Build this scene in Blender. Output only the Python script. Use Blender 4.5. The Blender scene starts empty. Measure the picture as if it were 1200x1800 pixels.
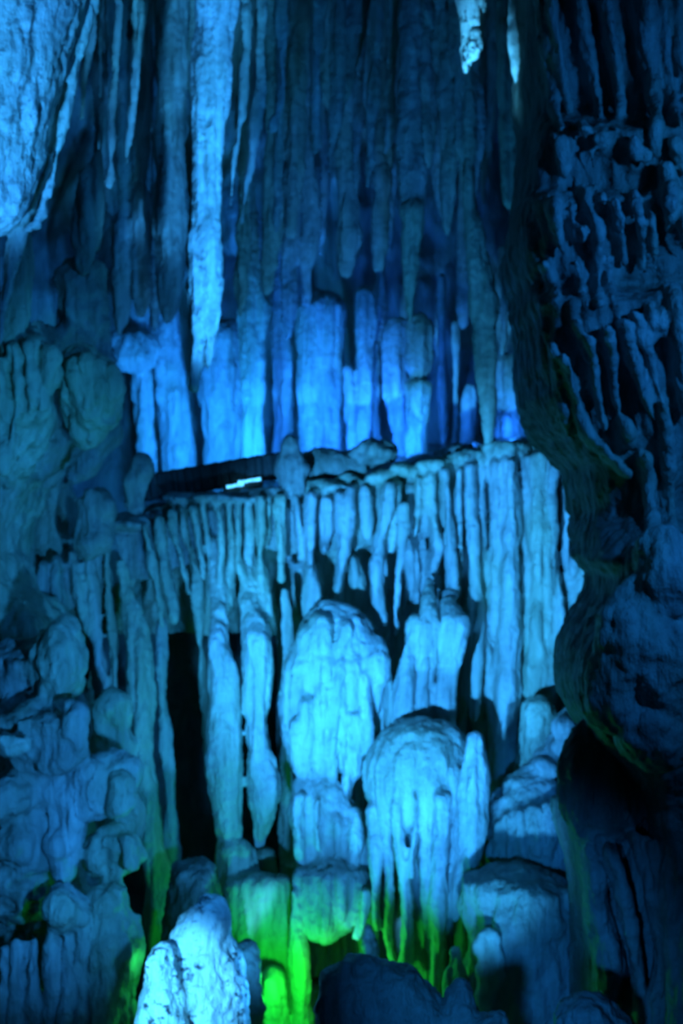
import bpy, math, random, time
import numpy as np
from mathutils import Vector
from mathutils.bvhtree import BVHTree

# ---------------------------------------------------------------- camera, world, lights, exposure
scene = bpy.context.scene
COL = scene.collection
FPX = 2473.0                      # focal length in pixels of the 1200x1800 frame
cam_d = bpy.data.cameras.new('camera')
cam = bpy.data.objects.new('camera', cam_d)
COL.objects.link(cam)
cam.location = (0, 0, 0)
cam.rotation_euler = (math.pi / 2, 0, 0)
cam_d.sensor_fit = 'VERTICAL'
cam_d.sensor_height = 36.0
cam_d.lens = 36.0 * FPX / 1800.0
cam_d.clip_end = 200
cam_d.dof.use_dof = True
cam_d.dof.focus_distance = 3.6
cam_d.dof.aperture_fstop = (cam_d.lens / 1000.0) / 0.014
scene.camera = cam

world = bpy.data.worlds.new('cave_dark')
scene.world = world
world.use_nodes = True
bg = world.node_tree.nodes['Background']
bg.inputs[0].default_value = (0.006, 0.24, 1.0, 1)
bg.inputs[1].default_value = 0.014

vs = scene.view_settings
vs.view_transform = 'Standard'
vs.look = 'None'
vs.exposure = 0.3
vs.gamma = 1.0
vs.use_curve_mapping = False
scene.cycles.max_bounces = 4
scene.cycles.diffuse_bounces = 3


def P(px, py, Y):
    return Vector(((px - 600.0) / FPX * Y, Y, (900.0 - py) / FPX * Y))


def spot(name, loc, target, power, color, angle, blend=0.6, size=0.08):
    d = bpy.data.lights.new(name, 'SPOT')
    d.energy = power
    d.color = color
    d.spot_size = math.radians(angle)
    d.spot_blend = blend
    d.shadow_soft_size = size
    o = bpy.data.objects.new(name, d)
    COL.objects.link(o)
    o.location = loc
    o.rotation_euler = (Vector(target) - Vector(loc)).to_track_quat('-Z', 'Y').to_euler()
    return o


def point(name, loc, power, color, size=0.1):
    d = bpy.data.lights.new(name, 'POINT')
    d.energy = power
    d.color = color
    d.shadow_soft_size = size
    o = bpy.data.objects.new(name, d)
    COL.objects.link(o)
    o.location = loc
    return o


BLUE = (0.012, 0.26, 1.0)
CYAN = (0.030, 0.35, 1.0)
DEEP = (0.010, 0.17, 1.0)
GREEN = (0.01, 1.0, 0.06)

# floods standing on the cave floor behind the dark boulders, washing up the curtain
spot('flood_curtain_right', (0.55, 7.0, -2.95), P(780, 1000, 10), 260, CYAN, 60, 0.8)
spot('flood_curtain_left', (-0.15, 7.0, -2.9), P(520, 1150, 10), 260, CYAN, 66, 0.9)
# flood at the visitors' walkway, turned to the middle of the curtain
spot('flood_curtain_front', (-1.5, 3.6, -1.9), P(715, 1060, 10), 3200, CYAN, 29, 0.7)
# flood on the long stalactite; unseen fill added for the ceiling cluster
for (ax, ay, aw) in ((372, 90, 1500), (364, 320, 1700), (356, 530, 1700)):
    spot('flood_stalactite', (0.55, 6.0, -1.2), P(ax, ay, 9), aw, CYAN, 10.5, 0.8)
spot('fill_light_ceiling', (0.7, 7.4, -0.2), P(520, 230, 10.2), 130, BLUE, 66, 1.0)
# flood on the pillar at the upper left
spot('flood_pillar', (-2.2, 4.6, -0.4), P(-50, 170, 7.4), 1100, CYAN, 29, 0.8)
# lamps behind the kerb and the rubble of the shelf
for (lx, ly, pw) in ((300, 838, 75), (390, 826, 95), (490, 806, 52), (570, 815, 60), (650, 808, 46), (705, 800, 30), (770, 795, 18), (830, 790, 12), (900, 775, 20)):
    spot('shelf_lamp', P(lx, ly, 10.55), P(lx + 5, 660, 12.2), pw, DEEP if lx > 430 else BLUE, 106, 1.0, 0.06)
# green lamps at the foot of the curtain
point('green_lamp', P(592, 1700, 8.92), 1.7, (0.05, 1.0, 0.10), 0.04)
point('green_lamp', P(503, 1735, 8.75), 11, GREEN, 0.04)
point('green_lamp', P(322, 1490, 9.6), 0.05, (0.10, 1.0, 0.02), 0.04)
point('green_lamp', P(252, 1690, 7.98), 0.22, (0.03, 1.0, 0.25), 0.03)
# flood on the pale stalagmite
spot('flood_stalagmite', (-1.7, 4.4, -1.7), P(345, 1735, 7.6), 1300, (0.07, 0.47, 1.0), 14, 0.6)
# spot on the two pale tips at the top
spot('flood_tips', (0.0, 6.2, -0.8), P(866, 60, 8.6), 2000, (0.07, 0.50, 1.0), 7.5, 0.5)
# unseen fill lights added on the camera side: weak, broad
spot('fill_light_high', (2.7, 4.2, 1.4), P(1120, 600, 6.8), 250, BLUE, 84, 0.9, 0.12)
spot('fill_light_low', (0.3, 4.2, -1.4), P(40, 1260, 8.3), 540, (0.02, 0.31, 1.0), 46, 0.8, 0.08)
spot('fill_light_left', (0.2, 4.6, -0.6), P(50, 690, 8.6), 330, (0.02, 0.36, 1.0), 17, 0.9, 0.08)
spot('fill_light_foot', (0.0, 2.4, -1.6), P(930, 1620, 8.6), 520, BLUE, 24, 0.9, 0.12)

# ---------------------------------------------------------------- noise
_rng = np.random.RandomState(7)
_PERM = _rng.permutation(4096).astype(np.int64)
_VAL = _rng.rand(4096) * 2 - 1


def vnoise(p):
    """smooth value noise on an (n,3) array, range about -1..1"""
    p = np.asarray(p, dtype=np.float64)
    i = np.floor(p).astype(np.int64)
    f = p - i
    f = f * f * f * (f * (f * 6 - 15) + 10)
    out = np.zeros(len(p))
    for dx in (0, 1):
        wx = f[:, 0] if dx else 1 - f[:, 0]
        hx = _PERM[(i[:, 0] + dx) & 4095]
        for dy in (0, 1):
            wy = f[:, 1] if dy else 1 - f[:, 1]
            hy = _PERM[(hx + i[:, 1] + dy) & 4095]
            for dz in (0, 1):
                wz = f[:, 2] if dz else 1 - f[:, 2]
                out += wx * wy * wz * _VAL[_PERM[(hy + i[:, 2] + dz) & 4095]]
    return out


def fbm(p, oct=3):
    a, s, out = 1.0, 1.0, 0
    for k in range(oct):
        out = out + a * vnoise(np.asarray(p) * s + 17.3 * k)
        a *= 0.5
        s *= 2.03
    return out


# ---------------------------------------------------------------- materials
def rockmat(name, dark, light, tint, tint_amount=0.5, rough=0.55, speck=0.0, bump=0.5, streak=1.0, scale=1.0, toned=False):
    m = bpy.data.materials.new(name)
    m.use_nodes = True
    nt = m.node_tree
    N, L = nt.nodes, nt.links
    b = N['Principled BSDF']
    geo = N.new('ShaderNodeNewGeometry')

    def noise(sx, sz, detail, rgh=0.55):
        mp = N.new('ShaderNodeMapping')
        mp.inputs['Scale'].default_value = (sx * scale, sx * scale, sz * scale)
        L.new(geo.outputs['Position'], mp.inputs['Vector'])
        n = N.new('ShaderNodeTexNoise')
        n.inputs['Scale'].default_value = 1.0
        n.inputs['Detail'].default_value = detail
        n.inputs['Roughness'].default_value = rgh
        L.new(mp.outputs[0], n.inputs['Vector'])
        return n

    def ramp(src, p0, p1, c0, c1):
        r = N.new('ShaderNodeValToRGB')
        r.color_ramp.elements[0].position = p0
        r.color_ramp.elements[1].position = p1
        r.color_ramp.elements[0].color = c0
        r.color_ramp.elements[1].color = c1
        L.new(src, r.inputs[0])
        return r

    def mix(fac, a, c, mode='MIX'):
        x = N.new('ShaderNodeMix')
        x.data_type = 'RGBA'
        x.blend_type = mode
        if isinstance(fac, float):
            x.inputs[0].default_value = fac
        else:
            L.new(fac, x.inputs[0])
        for s, v in ((6, a), (7, c)):
            if isinstance(v, tuple):
                x.inputs[s].default_value = v
            else:
                L.new(v, x.inputs[s])
        return x.outputs[2]

    st = noise(14, 2.2, 4)
    base = ramp(st.outputs[0], 0.32, 0.68, (*dark, 1), (*light, 1)).outputs[0]
    tn = noise(1.7, 1.1, 3)
    tf = ramp(tn.outputs[0], 0.42, 0.66, (0, 0, 0, 1), (tint_amount,) * 3 + (1,)).outputs[0]
    col = mix(tf, base, (*tint, 1))
    if toned:                                  # ochre-green mineral film and a darker rock tone, stored on the skin
        at = N.new('ShaderNodeAttribute')
        at.attribute_name = 'ochre'
        ac = N.new('ShaderNodeAttribute')
        ac.attribute_name = 'dark_tone'
        col = mix(at.outputs['Fac'], col, ramp(st.outputs[0], 0.32, 0.68, (0.28, 0.32, 0.20, 1), (0.52, 0.57, 0.40, 1)).outputs[0])
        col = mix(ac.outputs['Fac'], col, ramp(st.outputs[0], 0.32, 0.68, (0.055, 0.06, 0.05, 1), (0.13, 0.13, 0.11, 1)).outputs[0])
    if speck > 0:
        sp = noise(15, 22, 5, 0.7)
        sf = ramp(sp.outputs[0], 0.53, 0.60, (0, 0, 0, 1), (speck,) * 3 + (1,)).outputs[0]
        pn = noise(5, 3, 2)
        pf = ramp(pn.outputs[0], 0.44, 0.54, (0, 0, 0, 1), (1, 1, 1, 1)).outputs[0]
        sfm = mix(1.0, sf, pf, 'MULTIPLY')
        col = mix(sfm, col, (0.05, 0.06, 0.07, 1))
    L.new(col, b.inputs['Base Color'])
    b.inputs['Roughness'].default_value = rough
    b.inputs['Specular IOR Level'].default_value = 0.35
    b1 = noise(38, 9 / max(streak, .2), 5, 0.6)
    b2 = noise(11, 6, 4, 0.6)
    bp1 = N.new('ShaderNodeBump')
    bp1.inputs['Strength'].default_value = bump
    bp1.inputs['Distance'].default_value = 0.03
    L.new(b1.outputs[0], bp1.inputs['Height'])
    bp2 = N.new('ShaderNodeBump')
    bp2.inputs['Strength'].default_value = bump
    bp2.inputs['Distance'].default_value = 0.08
    L.new(b2.outputs[0], bp2.inputs['Height'])
    L.new(bp1.outputs[0], bp2.inputs['Normal'])
    L.new(bp2.outputs[0], b.inputs['Normal'])
    return m


M = {
    'cave': rockmat('cave_flowstone', (0.34, 0.34, 0.33), (0.64, 0.63, 0.61), (0.46, 0.52, 0.32), 0.55, toned=True),
    'lime': rockmat('limestone_grey', (0.34, 0.33, 0.32), (0.62, 0.60, 0.58), (0.46, 0.50, 0.30), 0.7),
    'tan': rockmat('limestone_tan', (0.30, 0.30, 0.19), (0.55, 0.56, 0.38), (0.36, 0.48, 0.20), 0.9),
    'pale': rockmat('calcite_pale', (0.50, 0.51, 0.52), (0.80, 0.80, 0.80), (0.6, 0.70, 0.55), 0.5, speck=1.0, rough=0.5),
    'pillar': rockmat('calcite_mottled', (0.42, 0.44, 0.44), (0.76, 0.76, 0.76), (0.5, 0.58, 0.42), 0.5, speck=0.6),
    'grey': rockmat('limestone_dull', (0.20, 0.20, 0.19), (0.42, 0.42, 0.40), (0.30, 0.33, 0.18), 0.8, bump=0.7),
    'brown': rockmat('dark_rock', (0.07, 0.075, 0.07), (0.20, 0.20, 0.18), (0.15, 0.17, 0.09), 0.8, bump=0.8),  # plain darker rock tone
    'kerb': rockmat('shaded_concrete', (0.04, 0.04, 0.04), (0.08, 0.08, 0.08), (0.07, 0.07, 0.05), 0.5, bump=0.3, streak=0.3),  # concrete colour darkened to carry the shade on the kerb
}
mt = bpy.data.materials.new('lamp_tube_glow')
mt.use_nodes = True
_b = mt.node_tree.nodes['Principled BSDF']
_b.inputs['Base Color'].default_value = (0.6, 0.8, 0.9, 1)
_b.inputs['Emission Color'].default_value = (0.10, 0.55, 1.0, 1)
_b.inputs['Emission Strength'].default_value = 1.3
M['tube'] = mt
mm = bpy.data.materials.new('lamp_housing_metal')
mm.use_nodes = True
_b = mm.node_tree.nodes['Principled BSDF']
_b.inputs['Base Color'].default_value = (0.10, 0.10, 0.10, 1)
_b.inputs['Roughness'].default_value = 0.6
M['metal'] = mm


# ---------------------------------------------------------------- builders
class Pending(dict):
    """stands for a mesh until its neighbours are grown together with it"""


FUSE = None


def link_mesh(name, verts, faces, mat, parent=None, smooth=True, normals=None, attrs=None):
    verts = np.asarray(verts, dtype=np.float64)
    if FUSE is not None:
        pend = Pending()
        FUSE.append((name, verts, faces, mat, parent, pend))
        return pend
    org = np.array([(verts[:, 0].min() + verts[:, 0].max()) / 2, (verts[:, 1].min() + verts[:, 1].max()) / 2, verts[:, 2].min()])
    me = bpy.data.meshes.new(name)
    me.from_pydata((verts - org).tolist(), [], faces)
    if smooth:
        me.polygons.foreach_set('use_smooth', [True] * len(me.polygons))
    me.materials.append(M[mat])
    me.update()
    if attrs is not None:
        for an_, av in attrs.items():
            me.attributes.new(an_, 'FLOAT', 'POINT').data.foreach_set('value', av.astype(np.float32))
    if normals is not None:
        me.normals_split_custom_set_from_vertices(normals.tolist())
    o = bpy.data.objects.new(name, me)
    COL.objects.link(o)
    if parent is not None:
        o.parent = parent
        o.location = Vector(org) - parent.location
    else:
        o.location = Vector(org)
    return o


def begin():
    global FUSE
    FUSE = []


def grow(voxel=0.014, smooth=6, streak=0.022, sfreq=13.0, lump=0.02, lfreq=7.0, fine=0.005, lz=0.7, blend=24):
    """grow all pending pieces into one continuous rock skin (fillets, streaks, lumps) and cut it back into its pieces"""
    global FUSE
    items, FUSE = FUSE, None
    T = [time.time()]
    allv, allf, owner, off = [], [], [], 0
    for i, (nm, v, f, mat, par, pend) in enumerate(items):
        allv.append(v)
        allf += [[k + off for k in q] for q in f]
        owner += [i] * len(f)
        off += len(v)
    allv = np.concatenate(allv)
    me = bpy.data.meshes.new('skin')
    me.from_pydata(allv.tolist(), [], allf)
    ob = bpy.data.objects.new('skin', me)
    COL.objects.link(ob)
    md = ob.modifiers.new('r', 'REMESH')
    md.mode = 'VOXEL'
    md.voxel_size = voxel
    if smooth:
        sm_ = ob.modifiers.new('s', 'SMOOTH')
        sm_.factor = 0.5
        sm_.iterations = smooth
    dg = bpy.context.evaluated_depsgraph_get()
    res = bpy.data.meshes.new_from_object(ob.evaluated_get(dg))
    bpy.data.objects.remove(ob)
    bpy.data.meshes.remove(me)
    nv, nf = len(res.vertices), len(res.polygons)
    T.append(time.time())
    co = np.empty(nv * 3)
    res.vertices.foreach_get('co', co)
    co = co.reshape(-1, 3)
    no = np.empty(nv * 3, dtype=np.float32)
    res.vertices.foreach_get('normal', no)
    no = no.reshape(-1, 3).astype(np.float64)
    lt_ = np.empty(nf, dtype=np.int32)
    res.polygons.foreach_get('loop_total', lt_)
    lv = np.empty(len(res.loops), dtype=np.int32)
    res.loops.foreach_get('vertex_index', lv)
    assert (lt_ == 4).all()
    quads = lv.reshape(-1, 4)
    # which piece each face belongs to
    tree = BVHTree.FromPolygons([tuple(p) for p in allv], allf)
    cen = co[quads].mean(1)
    key = np.floor(cen / (voxel * 1.5)).astype(np.int64)
    h = (key[:, 0] * 73856093) ^ (key[:, 1] * 19349663) ^ (key[:, 2] * 83492791)
    _, first, inv = np.unique(h, return_index=True, return_inverse=True)
    own_cell = np.zeros(len(first), dtype=np.int64)
    for j, k in enumerate(first):
        r = tree.find_nearest(Vector(cen[k]))
        own_cell[j] = owner[r[2]] if r[2] is not None else 0
    own = own_cell[inv]
    T.append(time.time())
    # neighbouring faces; then every piece keeps only its largest patch, stray patches go to the piece around them
    e0 = quads.ravel()
    e1 = np.roll(quads, -1, 1).ravel()
    ek = np.minimum(e0, e1).astype(np.int64) * nv + np.maximum(e0, e1)
    eo = np.argsort(ek, kind='stable')
    same = ek[eo][1:] == ek[eo][:-1]
    fa, fb = eo[:-1][same] // 4, eo[1:][same] // 4
    for rnd_ in range(3):
        m_ = own[fa] == own[fb]
        a_, b_ = fa[m_], fb[m_]
        lab = np.arange(nf)
        while True:
            lo = np.minimum(lab[a_], lab[b_])
            new = lab.copy()
            np.minimum.at(new, lab[a_], lo)
            np.minimum.at(new, lab[b_], lo)
            new = new[new]
            new = new[new]
            if (new == lab).all():
                break
            lab = new
        cnt = np.bincount(lab, minlength=nf)
        roots = np.unique(lab)
        best = {}
        for r_ in roots:
            o_ = own[r_]
            if o_ not in best or cnt[r_] > cnt[best[o_]]:
                best[o_] = r_
        main = np.zeros(nf, dtype=bool)
        main[list(best.values())] = True
        stray = ~main[lab]
        if not stray.any():
            break
        x_ = ~m_
        A = np.concatenate([fa[x_], fb[x_]])
        B = np.concatenate([fb[x_], fa[x_]])
        k_ = stray[A]
        A, B = lab[A[k_]], own[B[k_]]
        pair, c_ = np.unique(A.astype(np.int64) * 100000 + B, return_counts=True)
        top_ = {}
        for p_, n_ in zip(pair, c_):
            r_ = p_ // 100000
            if r_ not in top_ or n_ > top_[r_][0]:
                top_[r_] = (n_, p_ % 100000)
        remap = np.full(nf, -1)
        for r_, (n_, o_) in top_.items():
            remap[r_] = o_
        mv = stray & (remap[lab] >= 0)
        own[mv] = remap[lab[mv]]
    T.append(time.time())
    # relief
    side = np.sqrt(np.clip(1 - no[:, 2] ** 2, 0, 1))
    n1 = np.abs(vnoise(co * np.array([sfreq, sfreq, sfreq * 0.16]) + 3.1)) + 0.5 * np.abs(vnoise(co * np.array([sfreq * 2.1, sfreq * 2.1, sfreq * 0.4]) + 31.7))
    d = streak * (n1 - 0.45) * side + lump * fbm(co * np.array([lfreq, lfreq, lfreq * lz]) + 11, 3) + fine * vnoise(co * 45.0)
    co = co + no * d[:, None]
    res.vertices.foreach_set('co', co.ravel())
    res.update()
    no = np.empty(nv * 3, dtype=np.float32)
    res.vertices.foreach_get('normal', no)
    no = no.reshape(-1, 3)
    bpy.data.meshes.remove(res)
    # film and dark tone blend from piece to piece
    TONES = {'lime': (0.0, 0.0), 'tan': (0.7, 0.0), 'grey': (0.06, 0.45), 'brown': (0.0, 0.85)}
    sv = np.array([TONES.get(it[3], (0, 0)) for it in items], dtype=np.float64)
    deg = np.bincount(quads.ravel(), minlength=nv) + 1e-9
    at = np.stack([np.bincount(quads.ravel(), weights=np.repeat(sv[own, c], 4), minlength=nv) / deg for c in (0, 1)], 1)
    ga, gb = quads.ravel(), np.roll(quads, -1, 1).ravel()
    for it_ in range(blend):
        at = np.stack([np.bincount(ga, weights=at[gb, c], minlength=nv) / deg for c in (0, 1)], 1)
        ga, gb = gb, ga
    order = np.argsort(own, kind='stable')
    bounds = np.searchsorted(own[order], np.arange(len(items) + 1))
    for i, (nm, v, f, mat, par, pend) in enumerate(items):
        fs = quads[order[bounds[i]:bounds[i + 1]]]
        if nm in ('body', 'shelf'):          # the buried back of a wall is left open
            fs = fs[no[fs].mean(1)[:, 1] < 0.7]
        if len(fs) < 12:
            continue
        uq, iv = np.unique(fs.ravel(), return_inverse=True)
        o = link_mesh(nm, co[uq], iv.reshape(-1, 4).tolist(), 'cave' if mat in TONES else mat, par, True, no[uq], {'ochre': at[uq, 0], 'dark_tone': at[uq, 1]} if mat in TONES else None)
        for k_, v_ in pend.items():
            o[k_] = v_
    T.append(time.time())
    return nf, [round(b - a, 1) for a, b in zip(T, T[1:])]


def tag(o, label, cat, group=None, kind=None):
    o['label'] = label
    o['category'] = cat
    if group:
        o['group'] = group
    o['kind'] = kind or 'thing'
    return o


def thing(name, label, cat, px, py, Y, group=None):
    o = bpy.data.objects.new(name, None)
    o.empty_display_size = 0.1
    COL.objects.link(o)
    o.location = P(px, py, Y)
    return tag(o, label, cat, group)


def catmull(pts, n):
    pts = np.asarray(pts, dtype=np.float64)
    if len(pts) == 2:
        t = np.linspace(0, 1, n)[:, None]
        return pts[0] * (1 - t) + pts[1] * t
    seg = np.sqrt(((pts[1:, :2] - pts[:-1, :2]) ** 2).sum(1)) + 1e-6
    s = np.concatenate([[0], np.cumsum(seg)])
    t = np.linspace(0, s[-1], n)
    m = np.zeros_like(pts)
    m[1:-1] = (pts[2:] - pts[:-2]) / (s[2:] - s[:-2])[:, None]
    m[0] = (pts[1] - pts[0]) / seg[0]
    m[-1] = (pts[-1] - pts[-2]) / seg[-1]
    k = np.clip(np.searchsorted(s, t, side='right') - 1, 0, len(pts) - 2)
    h = seg[k][:, None]
    u = ((t - s[k]) / seg[k])[:, None]
    out = (2 * u ** 3 - 3 * u ** 2 + 1) * pts[k] + (u ** 3 - 2 * u ** 2 + u) * h * m[k] + (-2 * u ** 3 + 3 * u ** 2) * pts[k + 1] + (u ** 3 - u ** 2) * h * m[k + 1]
    return out


_seed = [0]
BODIES = {}


def front(body, px, py):
    """depth of the near surface of a kept body at a place"""
    if len(BODIES[body]) == 3:
        gx, gy, gd = BODIES[body]
        return float(gd.ravel()[np.argmin((gx - px).ravel() ** 2 + (gy - py).ravel() ** 2)])
    by, bx, bw, bY, sq = BODIES[body]
    c, w, Yc = np.interp(py, by, bx), np.interp(py, by, bw), np.interp(py, by, bY)
    return Yc - sq * Yc / FPX * math.sqrt(max(w * w - (px - c) ** 2, (0.2 * w) ** 2))



def rock(name, pts, Y, mat, parent=None, squash=1.0, amp=0.16, nscale=None, flutes=0, famp=0.0, f0=0.0, f1=0.3,
         cap0=True, cap1=True, segs=None, step=5.0, ringamp=0.05, zstretch=0.35, keep=None):
    """a tapering rounded body along points (px, py, half width px[, depth shift m]); rings lie level"""
    _seed[0] += 1
    sd = _seed[0] * 3.71
    P4 = np.array([tuple(p) + (0.0,) * (4 - len(p)) for p in pts], dtype=np.float64)
    length = np.sqrt(((P4[1:, :2] - P4[:-1, :2]) ** 2).sum(1)).sum()
    n = int(np.clip(length / step, 10, 170))
    C = catmull(P4, n)
    C[:, 2] = np.maximum(C[:, 2], 0.8)
    Ya = Y + C[:, 3]
    if keep:
        BODIES[keep] = (C[:, 1].copy(), C[:, 0].copy(), C[:, 2].copy(), Ya.copy(), squash)
    k = Ya / FPX
    cx = (C[:, 0] - 600) * k
    cz = (900 - C[:, 1]) * k
    r = C[:, 2] * k
    L = np.concatenate([[0], np.cumsum(np.sqrt(np.diff(cx) ** 2 + np.diff(cz) ** 2))])
    if cap0:
        q = np.clip(L / max(r[0], 1e-4), 0, 1)
        r = r * np.sqrt(np.clip(1 - (1 - q) ** 2, 0.0004, 1))
    if cap1:
        q = np.clip((L[-1] - L) / max(r[-1], 1e-4), 0, 1)
        r = r * np.sqrt(np.clip(1 - (1 - q) ** 2, 0.0004, 1))
    rmax = r.max()
    if segs is None:
        segs = int(np.clip(rmax / 0.008, 12, 30))
        if flutes:
            segs = max(segs, min(flutes * 8, 150))
    th = np.linspace(0, 2 * np.pi, segs, endpoint=False)
    R, T = np.meshgrid(r, th, indexing='ij')
    V = np.meshgrid(np.linspace(0, 1, n), th, indexing='ij')[0]
    X = cx[:, None] + R * np.cos(T)
    YY = Ya[:, None] + R * squash * np.sin(T)
    Z = np.repeat(cz[:, None], segs, 1)
    ns = nscale if nscale else 0.75 / max(rmax, 0.02)
    pos = np.stack([X.ravel(), YY.ravel(), Z.ravel()], 1)
    q = pos * np.array([ns, ns, ns * zstretch]) + sd
    d = fbm(q, 3).reshape(n, segs) * amp
    d += (vnoise(np.stack([L * ns * 1.6 + sd, L * 0, L * 0], 1)) * ringamp)[:, None]
    d += fbm(q * np.array([4.2, 4.2, 2.0]), 2).reshape(n, segs) * amp * 0.25
    if flutes:
        w = fbm(np.stack([np.cos(T).ravel() * 1.3 + sd, np.sin(T).ravel() * 1.3, V.ravel() * 1.2], 1), 2).reshape(n, segs)
        ph = T * flutes / 2 + w * 1.5
        fl = np.abs(np.sin(ph)) ** 0.8 - 0.6
        var = 0.65 + 0.5 * vnoise(np.stack([np.cos(T).ravel() * 2.5 + sd, np.sin(T).ravel() * 2.5, V.ravel() * 2], 1)).reshape(n, segs)
        g = np.clip((V - f0) / max(f1 - f0, 1e-3), 0, 1)
        d += famp * fl * var * g * g * (3 - 2 * g)
    f = 1 + d
    X = cx[:, None] + R * f * np.cos(T)
    YY = Ya[:, None] + R * f * squash * np.sin(T)
    Z = Z + R * 0.25 * vnoise(q * 0.7 + 9).reshape(n, segs)
    verts = np.stack([X.ravel(), YY.ravel(), Z.ravel()], 1)
    idx = np.arange(n * segs).reshape(n, segs)
    a = idx[:-1, :]
    b = idx[1:, :]
    an = np.roll(a, -1, 1)
    bn = np.roll(b, -1, 1)
    faces = np.stack([a.ravel(), b.ravel(), bn.ravel(), an.ravel()], 1)
    if cz[0] < cz[-1]:
        faces = faces[:, ::-1]
    faces = faces.tolist()
    e0, e1 = idx[0].tolist(), idx[-1].tolist()
    faces.append(e0 if cz[0] >= cz[-1] else e0[::-1])
    faces.append(e1[::-1] if cz[0] >= cz[-1] else e1)
    return link_mesh(name, verts, faces, mat, parent)


def blob(name, cx, cy, rx, ry, Y, mat, parent=None, lean=0.0, power=2.0, **kw):
    """a boulder: elliptical outline, bumpy"""
    pts = []
    for t in np.linspace(-1, 1, 15):
        s = math.sin(t * math.pi / 2)
        pts.append((cx + lean * s, cy + ry * s, rx * (1 - abs(s) ** power + 1e-6) ** (1 / power) + 0.6))
    kw.setdefault('amp', 0.22)
    kw.setdefault('zstretch', 1.0)
    kw.setdefault('step', max(2.5, ry / 26))
    kw.setdefault('segs', int(np.clip(rx * 0.9, 20, 72)))
    return rock(name, pts, Y, mat, parent, cap0=False, cap1=False, **kw)


def interp(tab, y):
    t = np.array(tab, dtype=np.float64)
    return np.interp(y, t[:, 0], t[:, 1])


def face(name, Ltab, Rtab, y0, y1, Ytab, mat, parent=None, step=7, rib=0.0, ribpx=30.0, rough=0.12, rscale=1.6,
         thick=1.0, edge=0.45, kind=None, tops=None, skew=0.0, keep=None):
    """a thick wall of rock: grid between a left and a right edge (tables py -> px), depth table py -> m, ribs and lumps"""
    _seed[0] += 1
    sd = _seed[0] * 5.3
    pys = np.arange(y0, y1 + step, step, dtype=np.float64)
    l = interp(Ltab, pys)
    r = interp(Rtab, pys)
    nx = int(np.clip((r - l).max() / step, 6, 260))
    u = np.linspace(0, 1, nx)
    PX = l[:, None] * (1 - u) + r[:, None] * u
    PY = np.repeat(pys[:, None], nx, 1)
    if tops is not None:                       # the top edge follows a line (px -> py)
        ty = interp(tops, PX.ravel()).reshape(PX.shape)
        f = (PY - y0) / (y1 - y0)
        PY = ty + f * (y1 - ty)
    D = interp(Ytab, pys)[:, None] + np.zeros_like(PX)
    eu = np.minimum(u, 1 - u)[None, :] * (r - l)[:, None]
    ew = np.clip(1 - eu / (90.0), 0, 1)
    D = D + edge * (1 - np.sqrt(np.clip(1 - ew ** 2, 0, 1)))
    q = np.stack([(PX.ravel() - 600) / FPX * 10, np.zeros(PX.size), (900 - PY.ravel()) / FPX * 10], 1)
    D = D - rough * fbm(q * np.array([rscale, 1, rscale * 0.8]) + sd, 4).reshape(D.shape)
    if rib:
        w = fbm(q * np.array([0.8, 1, 0.5]) + sd + 50, 2).reshape(D.shape)
        ph = (PX + skew * (PY - y0)) / ribpx * math.pi + w * 2.2
        var = 0.6 + 0.6 * vnoise(q * np.array([2.0, 1, 0.8]) + sd + 80).reshape(D.shape)
        D = D - rib * (np.abs(np.sin(ph)) ** 0.8) * var
    if keep:
        BODIES[keep] = (PX, PY, D)
    k = D / FPX
    X = (PX - 600) * k
    Z = (900 - PY) * k
    ny = len(pys)
    front = np.stack([X.ravel(), D.ravel(), Z.ravel()], 1)
    idx = np.arange(ny * nx).reshape(ny, nx)
    a, b, c, d = idx[:-1, :-1], idx[1:, :-1], idx[1:, 1:], idx[:-1, 1:]
    faces = np.stack([a.ravel(), b.ravel(), c.ravel(), d.ravel()], 1).tolist()
    loop = np.concatenate([idx[0, :], idx[1:, -1], idx[-1, -2::-1], idx[-2:0:-1, 0]])
    back = front[loop].copy()
    back[:, 1] += thick
    base = len(front)
    nl = len(loop)
    for i in range(nl):
        j = (i + 1) % nl
        faces.append([int(loop[i]), int(loop[j]), base + j, base + i])
    faces.append([base + i for i in range(nl)])
    o = link_mesh(name, np.concatenate([front, back]), faces, mat, parent)
    if kind:
        o['kind'] = kind
    return o


# ---------------------------------------------------------------- the setting: cave shell
def sheet(name, fn, nu, nv, mat):
    uu, vv = np.meshgrid(np.linspace(0, 1, nu), np.linspace(0, 1, nv), indexing='ij')
    v = fn(uu.ravel(), vv.ravel())
    idx = np.arange(nu * nv).reshape(nu, nv)
    a, b, c, d = idx[:-1, :-1], idx[1:, :-1], idx[1:, 1:], idx[:-1, 1:]
    o = link_mesh(name, v, np.stack([a.ravel(), b.ravel(), c.ravel(), d.ravel()], 1).tolist(), mat)
    o['kind'] = 'structure'
    return o


def f_floor(u, v):
    x, y = -6 + 12 * u, -2 + 16.5 * v
    z = -3.45 + 0.18 * fbm(np.stack([x, y, x * 0], 1) * 0.9, 4)
    return np.stack([x, y, z], 1)


def f_ceil(u, v):
    x, y = -6 + 12 * u, -2 + 16.5 * v
    z = 4.25 + 0.25 * fbm(np.stack([x, y, x * 0 + 5], 1) * 0.9, 4)
    return np.stack([x, y, z], 1)


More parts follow.
